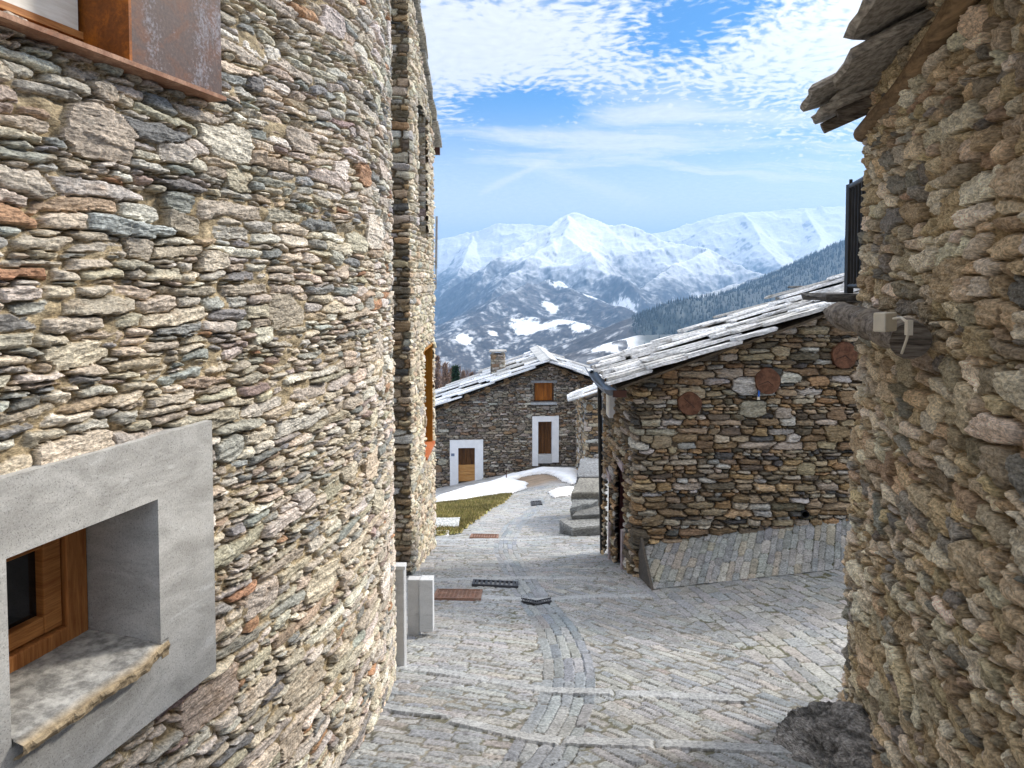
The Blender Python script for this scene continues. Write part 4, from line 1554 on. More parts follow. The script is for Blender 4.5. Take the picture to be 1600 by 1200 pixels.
# paved slope against the log house and the stones at its foot
def build_ramp():
    rng = np.random.default_rng(77)
    ua = np.arange(1.70, 6.2, 0.012)
    va = np.arange(0, 1.02, 0.012)
    U, V = np.meshgrid(ua, va)
    lean = -0.42
    seeds = []
    u = 1.2
    while u < 6.9:
        wd = 0.06 + 0.045 * rng.random()
        v = -0.1 - rng.random() * 0.15
        while v < 1.15:
            L = 0.16 + 0.24 * rng.random()
            seeds.append((u - lean * 0 + (v + L / 2) * 0.42 - 0.2, v + L / 2, L / 2, wd / 2 * 1.05, math.pi / 2 - 0.40, 5.0, 1.0))
            v += L
        u += wd * 1.07
    seeds = np.array(seeds)
    wu = U + 0.012 * fbm(U / 0.09, V / 0.09, 3, 3)
    wv = V + 0.012 * fbm(U / 0.09, V / 0.09, 3, 5)
    D1, D2, ID, LX, LY = paint(ua, va, wu, wv, seeds)
    cid = np.maximum(ID, 0)
    n = len(seeds)
    b = np.minimum(seeds[:, 2], seeds[:, 3])
    e = np.where(ID < 0, 0, np.minimum((D2 - D1) * 0.5, 1.12 - D1) * b[cid])
    t = np.clip(e / 0.012, 0, 1)
    fac = fbm(U / 0.06, V / 0.06, 4, 40, 0.6)
    h = np.sqrt(np.clip(1 - (1 - t) ** 2, 0, 1)) * (0.018 + (0.014 * rng.random(n))[cid] + 0.007 * fac)
    mort = h < 0.006
    pr_ = pick(PAL_RAMP, n, rng)
    C = (pr_ * 0.75 + 0.25 * np.array([0.30, 0.30, 0.285]))[cid] * np.clip(1 + 0.7 * fac, 0.5, 1.5)[..., None]
    jc = np.array([0.10, 0.10, 0.045]) * (0.8 + 0.9 * fbm(U / 0.05, V / 0.05, 3, 66)[..., None])
    C = np.where(mort[..., None], jc, C)
    y0, y1 = 8.12, 8.97
    tt = V / 1.02
    Yy = y0 + (y1 - y0) * tt
    zb = ground(U, np.full_like(U, y0)) - 0.02
    zt = -3.47 + 0.125 * (U - 1.74)
    Z = zb + (zt - zb) * tt
    mb = MB()
    mb.grid(U, Yy - h * 0.5, Z + h * 0.8, C)
    # retaining edge at the open left end
    mb.box((1.69, 8.56, (zb[0, 0] - 0.3 + zt[0, 0]) / 2 - 0.1), (0.03, 0.9, 0.70), [(1, 0, 0), (0, 0.88, 0.46), (0, -0.46, 0.88)], (0.09, 0.075, 0.06))
    mb.build('paved_slope', M['paving'], kind='structure')


build_ramp()


# =================================================================== far house
def build_far_house():
    Y0 = 31.0
    th = math.radians(3.0)
    e1 = np.array([math.cos(th), math.sin(th), 0])
    e2 = np.array([-math.sin(th), math.cos(th), 0])
    ap = np.array(P(857, 562, Y0))
    ap = ap + np.array([0, 0.0, 0])
    root = thing('stone_house', (ap[0], ap[1] + 4, -9.0), 'far grey rubble stone house with gable, chimney and two white framed doors', 'house', 'stone houses of the village')
    rng = np.random.default_rng(55)

    def loc(px, py, d=0.0):
        """pixel -> (u along the gable from the apex, z) on the gable plane d in front"""
        r = ray(px, py)
        o = ap - e2 * d
        t = (o @ e2) / (np.array(r) @ e2)
        q = np.array(r) * t
        return float((q - o) @ e1), float(q[2])

    def W_(u, z, d=0.0):
        q = ap + e1 * u - e2 * d
        return np.array([q[0], q[1], z])
    sl_l = (loc(857, 566)[1] - loc(682, 636)[1]) / (loc(857, 562)[0] - loc(682, 632)[0])
    sl_r = (loc(857, 566)[1] - loc(931, 595)[1]) / (loc(931, 592)[0] - loc(857, 562)[0])
    uL, uR = -6.6, 3.4
    zA = ap[2] - 0.12
    pts = [tuple((ap + e1 * uL)[:2]), tuple((ap + e1 * uR)[:2])]
    path = path_from(pts, 1)
    Lw = path.L
    d1 = [loc(716, 699), loc(742, 753)]
    d2 = [loc(840.5, 658), loc(862, 710)]
    f1 = [loc(703, 687), loc(755, 757)]
    f2 = [loc(831.5, 650), loc(872.5, 723)]
    w1 = [loc(834, 598), loc(865, 627)]

    def hole(q, m=0.0):
        return (q[0][0] - uL + m, q[1][0] - uL - m, q[1][1] + m, q[0][1] - m)
    seeds = seed_courses(0, Lw, -10.4, -3.0, rng, (0.055, 0.14), (1.8, 4.6), 0.06, 0.4, (2.3, 3.6), 0.5, (0.14, 0.26))
    mb = MB()

    def top(u):
        x = u + uL
        return np.where(x < 0, zA + sl_l * x, zA - sl_r * x)
    stone_wall(mb, path, 0, Lw, -10.4, -3.4, 0.03, 0.024, seeds, PAL_FAR, rng, (0.085, 0.07, 0.055), holes=(hole(f1, .05), hole(f2, .05), hole(w1)), top=top,
               joint=0.07, prot=0.06, edge=0.035, tilt=0.02, strata=0.012, warpa=0.04, warps=0.25, sfreq=24, rough=0.012, mortar_up=0.008, seed=81, gapw=0.004)
    D = 4.8
    b0, b1 = ap + e1 * (uL + 0.02) + e2 * 0.35, ap + e1 * (uR - 0.02) + e2 * 0.35
    c0, c1 = b0 + e2 * (D - 0.4), b1 + e2 * (D - 0.4)
    mb.prism([b0[:2], b1[:2], c1[:2], c0[:2]], -10.6, [zA + sl_l * uL - .1, zA - sl_r * uR - .1, zA - sl_r * uR - .1, zA + sl_l * uL - .1], (0.2, 0.17, 0.13))
    for uu, sg in ((uL, 1), (uR, -1)):
        a0, a1 = ap + e1 * uu, ap + e1 * uu + e2 * D
        zz = zA + (sl_l * uL if uu < 0 else -sl_r * uR)
        q = [a0, a1, a1 + e1 * 0.05 * sg, a0 + e1 * 0.05 * sg]
        mb.prism([p[:2] for p in q], -10.6, zz - .02, (0.2, 0.17, 0.13))
    am, bmid = ap + e2 * 0.36, ap + e2 * (D - 0.06)
    mb.build('wall', M['wall_mid'], root)
    # roof: two slopes of slabs
    rf = MB()
    rr = np.random.default_rng(17)
    cl_ = 1 / math.hypot(1, sl_l)
    cr_ = 1 / math.hypot(1, sl_r)
    upl = (e1 + np.array([0, 0, sl_l])) * cl_
    upr = (-e1 + np.array([0, 0, sl_r])) * cr_
    LL, LR = 7.1 / cl_, 3.75 / cr_
    o = ap - e2 * 0.45 + np.array([0, 0, -0.10])
    cols = ((0.72, 0.73, 0.74), (0.60, 0.59, 0.57), (0.80, 0.80, 0.81))
    slab_roof(rf, o - upl * LL, upl, e2, LL - 0.1, D + 0.5, rr, 0.62, (0.8, 2.0), (0.07, 0.10), cols, 0.06, 0.05)
    slab_roof(rf, o - upr * LR, upr, e2, LR - 0.1, D + 0.5, rr, 0.62, (0.8, 2.0), (0.07, 0.10), cols, 0.06, 0.05)
    y = -0.5
    while y < D + 0.3:                                     # ridge slabs
        c = ap + e2 * (y + 0.3) + np.array([0, 0, 0.10])
        rooftop_slab(rf, c - upl * 0.2, e2, upl, np.cross(e2, upl) * -1, 0.72, 0.5, 0.06, rr, (0.5, 0.5, 0.49))
        rooftop_slab(rf, c - upr * 0.2, e2, upr, np.cross(e2, upr), 0.72, 0.5, 0.06, rr, (0.5, 0.5, 0.49))
        y += 0.62
    for (upv, L_) in ((upl, LL), (upr, LR)):              # boarding
        A = o - e2 * -0.06 - upv * (L_ - 0.05) + np.array([0, 0, -0.06])
        B = o + e2 * 0.06 + np.array([0, 0, -0.06])
        q = [A, B, B + e2 * (D + 0.6), A + e2 * (D + 0.6)]
        q2 = [p - np.array([0, 0, 0.05]) for p in q]
        rf.add(q + q2, [(0, 1, 2, 3), (7, 6, 5, 4), (0, 4, 5, 1), (1, 5, 6, 2), (2, 6, 7, 3), (3, 7, 4, 0)], (0.10, 0.06, 0.03))
    roof = rf.build('roof', M['slab'], root)
    # chimney
    ch = MB()
    cq = np.array(P(778, 566, Y0 + 2.6))
    hw = 0.31
    r2 = np.random.default_rng(6)
    sq = [(cq[0] - hw, cq[1] - hw), (cq[0] + hw, cq[1] - hw), (cq[0] + hw, cq[1] + hw), (cq[0] - hw, cq[1] + hw)]
    pc = path_from(sq + [sq[0]], 1)
    zt = P(778, 553, Y0 + 2.6).z
    sc = seed_courses(0, pc.L, cq[2] - 1.0, zt, r2, (0.08, 0.16), (1.5, 3.5), 0.04)
    stone_wall(ch, pc, 0, pc.L, cq[2] - 1.1, zt, 0.02, 0.02, sc, PAL_FAR, r2, (0.2, 0.17, 0.13), joint=0.03, prot=0.02, seed=91)
    chim = ch.build('chimney', M['wall_mid'], roof)
    cp = MB()
    for (a, b) in ((-1, -1), (1, -1), (1, 1), (-1, 1)):
        cp.box((cq[0] + a * 0.24, cq[1] + b * 0.24, zt + 0.05), (0.14, 0.14, 0.14), None, (0.25, 0.22, 0.18))
    rooftop_slab(cp, (cq[0], cq[1], zt + 0.15), np.array([1., 0, 0]), np.array([0, 1., 0]), np.array([0, 0, 1.]), 0.84, 0.84, 0.07, r2, (0.36, 0.35, 0.33), 14, 0.04)
    cp.build('chimney_cap', M['slate'], chim)
    # purlin ends under the verge
    for (px, py) in ((697.5, 634), (730, 621), (762, 609), (792, 596), (824, 583), (882, 581), (908, 590), (935, 600)):
        u, z = loc(px, py, 0.30)
        lg = MB()
        lg.tube([W_(u, z, 0.32), W_(u, z, -0.1)], 0.135, 12)
        lg.build('purlin_end', M['beam_brown'], root)

    def board_door(q, fq, upper, lower=None, step=False, lab=None):
        fr = MB()
        ax = [e1, e2, (0, 0, 1)]
        zt_, zb_ = fq[0][1], fq[1][1]
        a, b, c, d = fq[0][0], q[0][0], q[1][0], fq[1][0]

        def bx(m, u0, u1, z0, z1, d0, d1):
            m.box(W_((u0 + u1) / 2, (z0 + z1) / 2, (d0 + d1) / 2), (u1 - u0, d1 - d0, z1 - z0), ax)
        bx(fr, a, b, zb_ - 0.1, q[0][1], -0.30, 0.14)
        bx(fr, c, d, zb_ + 0.05, q[0][1], -0.30, 0.14)
        bx(fr, a, d, q[0][1], zt_, -0.30, 0.14)
        fo = None
        dr = MB()
        n = 4
        zlow = q[1][1]
        zm = q[0][1] - (q[0][1] - zlow) * (0.56 if lower else 1.0) if lower else zlow
        zm = zlow + (q[0][1] - zlow) * 0.48 if lower else zlow
        for i in range(n):
            u0 = b + (c - b) * i / n
            bx(dr, u0 + 0.008, b + (c - b) * (i + 1) / n - 0.008, zm, q[0][1] - 0.01, -0.20, -0.14)
        do = dr.build('door', M[upper], root, label=lab)
        fr.build('door_frame', M['white_paint'], do)
        bk = MB()
        bx(bk, b, c, zlow, q[0][1], -0.29, -0.23)
        if not lower:
            bx(bk, b, c, zlow + (q[0][1] - zlow) * 0.44, zlow + (q[0][1] - zlow) * 0.48, -0.14, -0.12)
        bk.build('door_backing', M['dark_board'], do)
        if lower:
            lb = MB()
            for i in range(5):
                z0 = zlow + (zm - zlow) * i / 5
                bx(lb, b + 0.003, c - 0.003, z0 + 0.006, zlow + (zm - zlow) * (i + 1) / 5 - 0.006, -0.19, -0.11)
            lb.build('lower_boards', M['light_board'], do)
        if step:
            sp = MB()
            bx(sp, b + 0.003, c - 0.003, zb_ + 0.02, zlow, -0.3, 0.15)
            sp.build('door_step', M['pale_concrete'], do)
        return do
    board_door(d1, f1, 'dark_board', True, False, 'door with dark upright upper boards and light lying lower boards')
    board_door(d2, f2, 'dark_board', None, True, 'dark brown plank door in tall white frame')
    # window shutter with lintel and sill slabs
    sh = MB()
    ax = [e1, e2, (0, 0, 1)]
    a, c = w1[0][0], w1[1][0]
    zt_, zb_ = w1[0][1], w1[1][1]
    for i in range(4):
        u0, u1 = a + 0.06 + (c - a - 0.12) * i / 4, a + 0.06 + (c - a - 0.12) * (i + 1) / 4
        sh.box(W_((u0 + u1) / 2, (zt_ + zb_) / 2, -0.16), (u1 - u0 - 0.012, 0.05, zt_ - zb_ - 0.05), ax)
    wo = sh.build('window', M['shutter'], root, label='small window closed by ochre plank shutters')
    fm = MB()
    fm.box(W_(a + 0.02, (zt_ + zb_) / 2, -0.15), (0.07, 0.12, zt_ - zb_), ax)
    fm.box(W_(c - 0.02, (zt_ + zb_) / 2, -0.15), (0.07, 0.12, zt_ - zb_), ax)
    fm.box(W_((a + c) / 2, (zt_ + zb_) / 2, -0.24), (c - a, 0.05, zt_ - zb_), ax)
    fm.build('window_frame', M['dark_board'], wo)
    sb = MB()
    sb.box(W_((a + c) / 2, zb_ - 0.07, 0.06), (c - a + 0.26, 0.36, 0.09), ax, (0.40, 0.41, 0.42))
    sb.build('sill', M['slate'], wo)
    lt = MB()
    lt.box(W_((a + c) / 2, zt_ + 0.07, 0.05), (c - a + 0.26, 0.34, 0.10), ax, (0.22, 0.22, 0.22))
    lt.build('lintel', M['slate'], wo)
    # number plate
    u, z = loc(707.5, 710.5, 0.14)
    pl = thing('number_plate', tuple(W_(u, z, 0.14)), 'tiny grey blue plate on the white frame of the lower far door', 'plate')
    m = MB()
    m.box(W_(u, z, 0.153), (0.15, 0.02, 0.12), ax)
    m.build('plate_face', M['plate'], pl)

    # lean-to at the right of the far house
    sd_root = thing('stone_shed', (4.2, 27.0, -7.5), 'small stone lean-to with slab eave between the far house and the stairs', 'shed')
    rs = np.random.default_rng(19)
    Ys = 26.0
    q0 = P(917, 640, Ys)
    m = MB()
    pp = path_from([(q0.x, Ys + 3.5), (q0.x, Ys), (q0.x + 4.0, Ys)], 1, 0.03)
    sc = seed_courses(0, pp.L, -9.4, -3.6, rs, (0.07, 0.16), (1.8, 4.6), 0.06)
    kx = pp.knots[1]
    zedge = P(905, 630, Ys).z
    stone_wall(m, pp, 0, pp.L, -9.2, -3.7, 0.03, 0.024, sc, PAL_GABLE, rs, (0.08, 0.065, 0.05), top=lambda u: zedge + 0.12 + np.maximum(u - kx, 0) * 0.42, joint=0.06, prot=0.05, edge=0.03, seed=95)
    m.prism([(q0.x + 0.1, Ys + 0.3), (q0.x + 4, Ys + 0.3), (q0.x + 4, Ys + 3.4), (q0.x + 0.1, Ys + 3.4)], -9.2, [zedge, zedge + 1.6, zedge + 1.6, zedge], (0.16, 0.13, 0.1))
    m.build('wall', M['wall_mid'], sd_root)
    rf2 = MB()
    c_ = 1 / math.hypot(1, 0.42)
    e = P(893, 632, Ys - 0.35)
    slab_roof(rf2, (e.x, e.y, e.z), np.array([c_, 0, 0.42 * c_]), (0, 1, 0), 4.2, 1.3, rs, 0.5, (0.6, 1.2), (0.06, 0.09), cols, 0.07, 0.05)
    rf2.build('roof', M['slab'], sd_root)
    bmm = MB()
    bq = P(921, 637, Ys - 0.2)
    bmm.tube([(bq.x, bq.y - 0.1, bq.z), (bq.x, bq.y + 2.0, bq.z)], 0.13, 10)
    bmm.build('purlin', M['beam_brown'], sd_root)


build_far_house()


# =================================================================== loose slabs, steps, covers
def rough_block(mb, poly, ztop, thick, rng, col, sub=0.10, tiltx=0.0, tilty=0.0):
    """a rough flat stone block from a plan outline (world x, y), top at ztop"""
    pts = []
    n = len(poly)
    for i in range(n):
        a, b = np.array(poly[i], float), np.array(poly[(i + 1) % n], float)
        k = max(1, int(np.linalg.norm(b - a) / sub))
        for j in range(k):
            p = a + (b - a) * j / k
            pts.append(p + (rng.random(2) - 0.5) * 0.025)
    pts = np.array(pts)
    c = pts.mean(0)
    m = len(pts)
    V = []
    for (f, sc) in ((0.0, 0.965), (0.10, 1.0), (0.55, 0.99), (1.0, 0.985)):
        for p in pts:
            q = c + (p - c) * sc + (rng.random(2) - 0.5) * 0.018
            z = ztop - thick * f + (q[0] - c[0]) * tiltx + (q[1] - c[1]) * tilty + (rng.random() - 0.5) * 0.010
            V.append((q[0], q[1], z))
    F_ = [tuple(range(m)), tuple(range(3 * m, 4 * m))[::-1]]
    for l in range(3):
        F_ += [(l * m + (i + 1) % m, l * m + i, (l + 1) * m + i, (l + 1) * m + (i + 1) % m) for i in range(m)]
    cc = np.tile(np.asarray(col, float), (len(V), 1)) * (0.8 + 0.4 * rng.random((len(V), 1)))
    mb.add(V, F_, cc)


def xy(px, py, z):
    """pixel -> plan point on the level plane z"""
    r = ray(px, py)
    t = z / r.z
    return (r.x * t, r.y * t)


def build_slabs():
    rng = np.random.default_rng(66)
    G = 'stone slabs of the outside stair'
    # outside stair right of the lane, in front of the downpipe
    z1 = float(ground(1.1, 13.2)) + 0.24
    specs = [
        ([(893, 826), (946, 821), (946, 806), (900, 806), (874, 812), (881, 818)], -4.70, 0.30, 'thick grey slab lying lowest of the outside stair', (0.22, 0.22, 0.21)),
        ([(893, 806), (946, 803), (946, 790), (905, 792)], -4.62, 0.25, 'dark wedge shaped step slab just above the thick lowest slab', (0.15, 0.15, 0.145)),
        ([(892, 794), (936, 782), (934, 775), (895, 777)], -4.52, 0.26, 'grey stair slab with slanting front below the long landing', (0.20, 0.205, 0.20)),
        ([(893, 769), (946, 769), (946, 745), (905, 746)], -4.38, 0.20, 'front landing slab with a step shadow under its edge', (0.22, 0.21, 0.185)),
        ([(901, 744), (946, 744), (946, 716), (907, 716)], -4.34, 0.22, 'rear landing slab reaching back to the far house', (0.19, 0.195, 0.20)),
    ]
    for (pp, z, th, lab, col) in specs:
        poly = [xy(a, b, z) for a, b in pp]
        m = MB()
        rough_block(m, poly, z, th, rng, col, 0.14)
        c = np.mean(np.array(poly), 0)
        m.build('stair_slab', M['slate'], None, lab, 'stone slab', G, loc=(c[0], c[1], z - th))
    # rubble the landing rests on
    base = MB()
    bp = [xy(895, 768, -4.5), xy(946, 768, -4.5), xy(946, 718, -4.5), xy(908, 720, -4.5)]
    sq = path_from([bp[3], bp[0], bp[1], bp[2]], -1, 0.03)
    sc = seed_courses(0, sq.L, -6.6, -4.4, rng, (0.08, 0.16), (1.5, 3.5), 0.05)
    stone_wall(base, sq, 0, sq.L, -6.6, -4.50, 0.03, 0.03, sc, PAL_GABLE, rng, (0.12, 0.1, 0.08), joint=0.04, prot=0.04, seed=97)
    base.build('stair_footing', M['wall_mid'], None, 'rubble footing wall carrying the two landing slabs', 'wall', loc=(bp[0][0], bp[0][1], -6.0))

    # left of the lane: bench slab and pale step
    z = float(ground(-1.2, 14.6)) + 0.30
    poly = [xy(676, 824, z), xy(717, 822, z), xy(719, 808, z), xy(676, 808, z)]
    m = MB()
    rough_block(m, poly, z, 0.08, rng, (0.46, 0.47, 0.46), 0.2)
    c = np.mean(np.array(poly), 0)
    b = thing('stone_bench', (c[0], c[1], z - 0.4), 'low pale slab bench on a rubble foot by the dry grass', 'bench')
    m.build('seat_slab', M['slate'], b)
    m = MB()
    q = [xy(676, 823, z), xy(714, 821, z), xy(716, 810, z), xy(676, 810, z)]
    rough_block(m, q, z - 0.085, 0.4, rng, (0.24, 0.2, 0.14), 0.12)
    m.build('rubble_foot', M['wall_mid'], b)
    z = float(ground(-1.35, 13.4)) + 0.10
    poly = [xy(672, 868, z), xy(699, 866, z), xy(702, 828, z), xy(672, 828, z)]
    m = MB()
    m.prism(poly, z - 0.35, z, (0.5, 0.5, 0.5))
    m.build('concrete_step', M['pale_concrete'], None, 'pale concrete step in front of the low slab bench', 'step', None, loc=(poly[0][0], poly[0][1], z - 0.3), bevel=0.01)

    # two pale upright slabs at the entrance between the houses: a taller one tucked behind the rounded wall, a lower one before the corner
    def upright(pxa, pxb, pyb, pyt, depth, lab, name, split=None, turn=0.0):
        a, b = GP(pxa, pyb), GP(pxb, pyb)
        Yf = (a.y + b.y) / 2
        xa, xb = P(pxa, pyb, Yf).x, P(pxb, pyb, Yf).x
        zt = P(pxb, pyt, Yf).z
        zg = float(ground((xa + xb) / 2, Yf)) - 0.25
        t = thing(name, ((xa + xb) / 2, Yf, zg + 0.25), lab, 'slab', 'pale slabs at the entrance')
        xm = xa + (xb - xa) * (split if split else 1.0)
        m = MB()
        m.prism([(xa, Yf), (xm, Yf), (xm + 0.01, Yf + depth), (xa, Yf + depth)], zg, zt, (0.5, 0.5, 0.5))
        m.build('side_slab' if split else 'slab_face', M['pale_concrete'], t, bevel=0.008)
        m = MB()
        if split:
            m.prism([(xm + 0.002, Yf - 0.02), (xb, Yf + turn), (xb, Yf + depth), (xm + 0.012, Yf + depth)], zg + 0.28, zt + 0.006, (0.6, 0.6, 0.6))
            m.build('front_slab', M['white_slab'], t, bevel=0.006)
        else:
            m.prism([(xa, Yf - 0.012), (xb + 0.012, Yf - 0.012), (xb + 0.012, Yf + depth), (xa, Yf + depth)], zt + 0.001, zt + 0.03, (0.6, 0.6, 0.6))
            m.build('coping', M['white_slab'], t, bevel=0.004)
    upright(592, 632, 1040, 890, 0.07, 'tall narrow pale upright slab tucked behind the rounded wall', 'upright_slab')
    upright(637, 677, 991, 906, 0.09, 'low broad two tone pale slab at the corner of the tall house', 'upright_slab', 0.46, -0.02)


M['white_slab'] = mat_concrete('white_slab', (0.58, 0.59, 0.60), (0.68, 0.69, 0.70))
build_slabs()


def ground_frame(x, y):
    e = 0.05
    gx = (float(ground(x + e, y)) - float(ground(x - e, y))) / (2 * e)
    gy = (float(ground(x, y + e)) - float(ground(x, y - e))) / (2 * e)
    ux = np.array([1, 0, gx]) / math.hypot(1, gx)
    uy = np.array([0, 1, gy]) / math.hypot(1, gy)
    nz = np.cross(ux, uy)
    return ux, uy, nz / np.linalg.norm(nz)


def build_covers():
    G = 'iron covers and grates in the lane'

    def cover(px, py, wpx, hpx, kind, lab):
        c = GP(px, py)
        w_ = GP(px + wpx / 2, py).x - GP(px - wpx / 2, py).x
        d_ = GP(px, py - hpx / 2).y - GP(px, py + hpx / 2).y
        ux, uy, nz = ground_frame(c.x, c.y)
        ax = [ux, uy, nz]
        c = np.array((c.x, c.y, float(ground(c.x, c.y)))) - nz * 0.001
        t = thing('drain_grate' if kind != 'plate' else 'cover_plate', tuple(c), lab, 'grate' if kind != 'plate' else 'cover', G)
        m = MB()
        fw = 0.03
        mat = M['grate'] if kind == 'grate' else M['grate_rust']
        for s in (-1, 1):
            m.box(c + ux * s * (w_ / 2 - fw / 2), (fw, d_, 0.03), ax)
            m.box(c + uy * s * (d_ / 2 - fw / 2), (w_ - 2 * fw - 0.002, fw, 0.03), ax)
        m.build('rim', mat, t)
        if kind == 'grate':
            b = MB()
            n = max(5, int(w_ / 0.06))
            for i in range(n):
                b.box(c + ux * ((i + 0.5) / n - 0.5) * (w_ - 2 * fw), (w_ / n * 0.45, d_ - 2 * fw, 0.024), ax)
            b.box(c - nz * 0.02, (w_ - 0.01, d_ - 0.01, 0.01), ax)
            b.build('bars', M['grate'], t)
        else:
            b = MB()
            n, k = max(6, int(w_ / 0.05)), max(4, int(d_ / 0.06))
            b.box(c - nz * 0.004, (w_ - 2 * fw - .002, d_ - 2 * fw - .002, 0.02), ax)
            for i in range(n):
                for j in range(k):
                    b.box(c + ux * ((i + 0.5) / n - 0.5) * (w_ - 2.4 * fw) + uy * ((j + 0.5) / k - 0.5) * (d_ - 2.4 * fw) + nz * 0.007, (0.03, 0.016, 0.006), ax)
            b.build('lid', mat, t)
    cover(716, 929, 74, 15, 'plate', 'large rusty cover plate next to the pale landing step')
    cover(757, 838, 44, 6, 'plate', 'narrow reddish cover strip near the slab bench')
    cover(774, 912, 72, 8, 'grate', 'wide dark grate just beyond the large rusty cover plate')
    cover(838, 786, 17, 6, 'grate', 'small far grate in the lane near the snow')
    # shallow V shaped grate where the drain begins
    c = GP(838, 938)
    ux, uy, nz = ground_frame(c.x, c.y)
    c = np.array((c.x, c.y, float(ground(c.x, c.y))))
    t = thing('drain_grate', tuple(c), 'black V shaped grate at the head of the curved stone drain', 'grate', G)
    wl = GP(861, 936).x - GP(815, 936).x
    b = MB()
    n = 13
    for i in range(n):
        f = ((i + 0.5) / n - 0.5)
        b.box(c + ux * f * wl + nz * (0.006 - 0.006 * (1 - abs(f) * 2)) - uy * 0.13 * (1 - abs(f) * 2), (wl / n * 0.40, 0.12, 0.02), [ux, uy, nz])
    b.build('bars', M['grate'], t)
    m = MB()
    for s in (-1, 1):
        d = ux * wl / 2 + s * nz * 0.02
        a0 = c - ux * s * 0 + nz * 0.0
        p0 = c + ux * s * wl / 2 + nz * 0.008 - uy * 0.10
        p1 = c + nz * 0.002 - uy * 0.20
        m.tube([p0 + uy * 0.03, p1 + uy * 0.01], 0.009, 6)
        m.tube([p0 + uy * 0.17, p1 + uy * 0.15], 0.009, 6)
    m.box(c + nz * -0.006 - uy * 0.10, (wl * 0.9, 0.10, 0.004), [ux, uy, nz])
    m.build('rim', M['grate'], t)


build_covers()


# bedrock at the foot of the right wall
def build_rock():
    rng = np.random.default_rng(14)
    c = np.array([1.90, 3.72, -2.70])
    nu_, nv_ = 150, 90
    th = np.linspace(0, 2 * math.pi, nu_)
    ph = np.linspace(-0.25, math.pi / 2, nv_)
    T, Pp = np.meshgrid(th, ph)
    dx_, dy_, dz_ = np.cos(T) * np.cos(Pp), np.sin(T) * np.cos(Pp), np.sin(Pp)
    r = np.full(T.shape, 1.35)
    for q in range(16):                                   # broken flat faces
        nn = rng.normal(size=3)
        nn[2] = abs(nn[2]) * 0.9
        nn /= np.linalg.norm(nn)
        dt = dx_ * nn[0] + dy_ * nn[1] + dz_ * nn[2]
        r = np.minimum(r, np.where(dt > 0.12, (0.80 + 0.35 * rng.random()) / np.maximum(dt, 0.12), 9))
    n2 = 0.6 + 0.0 * r
    X = c[0] + 0.24 * r * dx_ * 1.2
    Y = c[1] + 0.36 * r * dy_
    Z = c[2] + 0.29 * r * dz_
    f = fbm((X + Z * 0.6) / 0.16, (Y + Z * 0.9) / 0.12, 5, 7, 0.5)
    C = np.array([0.15, 0.145, 0.14]) * np.clip(1 + 1.3 * f + 1.0 * (n2[..., None][..., 0] - 0.6), 0.4, 2)[..., None] if False else np.array([0.24, 0.23, 0.22]) * np.clip(1 + 2.2 * f + 1.8 * fbm(X / 0.03 + Z / 0.02, Y / 0.03, 4, 19), 0.3, 2.6)[..., None]
    m = MB()
    f2 = fbm(X / 0.035 + Z / 0.05, Y / 0.035 - Z / 0.03, 4, 29, 0.6)
    g_ = 0.09 * f + 0.035 * f2
    m.grid(X + g_ * dx_, Y + g_ * dy_, Z + g_ * 0.9, C)
    m.build('boulder', M['wall_rough'], None, 'dark rough bedrock boulder at the foot of the near brown wall', 'boulder', loc=(c[0], c[1], c[2] - 0.1))


build_rock()


# =================================================================== snow and grass by the far house
def patch(px_poly, name, mat, thick, step, colf, kind, seed, rim=0.35, lift=0.0):
    poly = np.array([tuple(GP(a, b)[:2]) for a, b in px_poly])
    x0, y0 = poly.min(0) - 0.3
    x1, y1 = poly.max(0) + 0.3
    ua, va = np.arange(x0, x1, step), np.arange(y0, y1, step)
    U, V = np.meshgrid(ua, va)
    Uw = U + 0.22 * fbm(U / 0.5, V / 0.8, 4, seed)
    Vw = V + 0.45 * fbm(U / 0.5, V / 0.8, 4, seed + 3)
    ins = np.zeros(U.shape, bool)
    dist = np.full(U.shape, 1e9)
    n = len(poly)
    for i in range(n):
        a, b = poly[i], poly[(i + 1) % n]
        c = ((a[1] > Vw) != (b[1] > Vw)) & (Uw < (b[0] - a[0]) * (Vw - a[1]) / (b[1] - a[1] + 1e-12) + a[0])
        ins ^= c
        ab = b - a
        t = np.clip(((Uw - a[0]) * ab[0] + (Vw - a[1]) * ab[1]) / (ab @ ab + 1e-12), 0, 1)
        dist = np.minimum(dist, np.hypot(Uw - a[0] - t * ab[0], Vw - a[1] - t * ab[1]))
    s = np.where(ins, dist, -dist)
    hh = thick * np.sqrt(np.clip(s / rim, 0, 1)) * (0.8 + 0.8 * (fbm(U / 0.9, V / 0.9, 3, seed + 5) + 0.2)) + lift
    Z = ground(U, V) + hh - 0.004
    cm = (s[:-1, :-1] + s[1:, 1:]) / 2 > 0.0
    mb = MB()
    mb.grid(U, V, Z, colf(U, V, s), cm, True)
    return mb, poly, (U, V, s, Z)


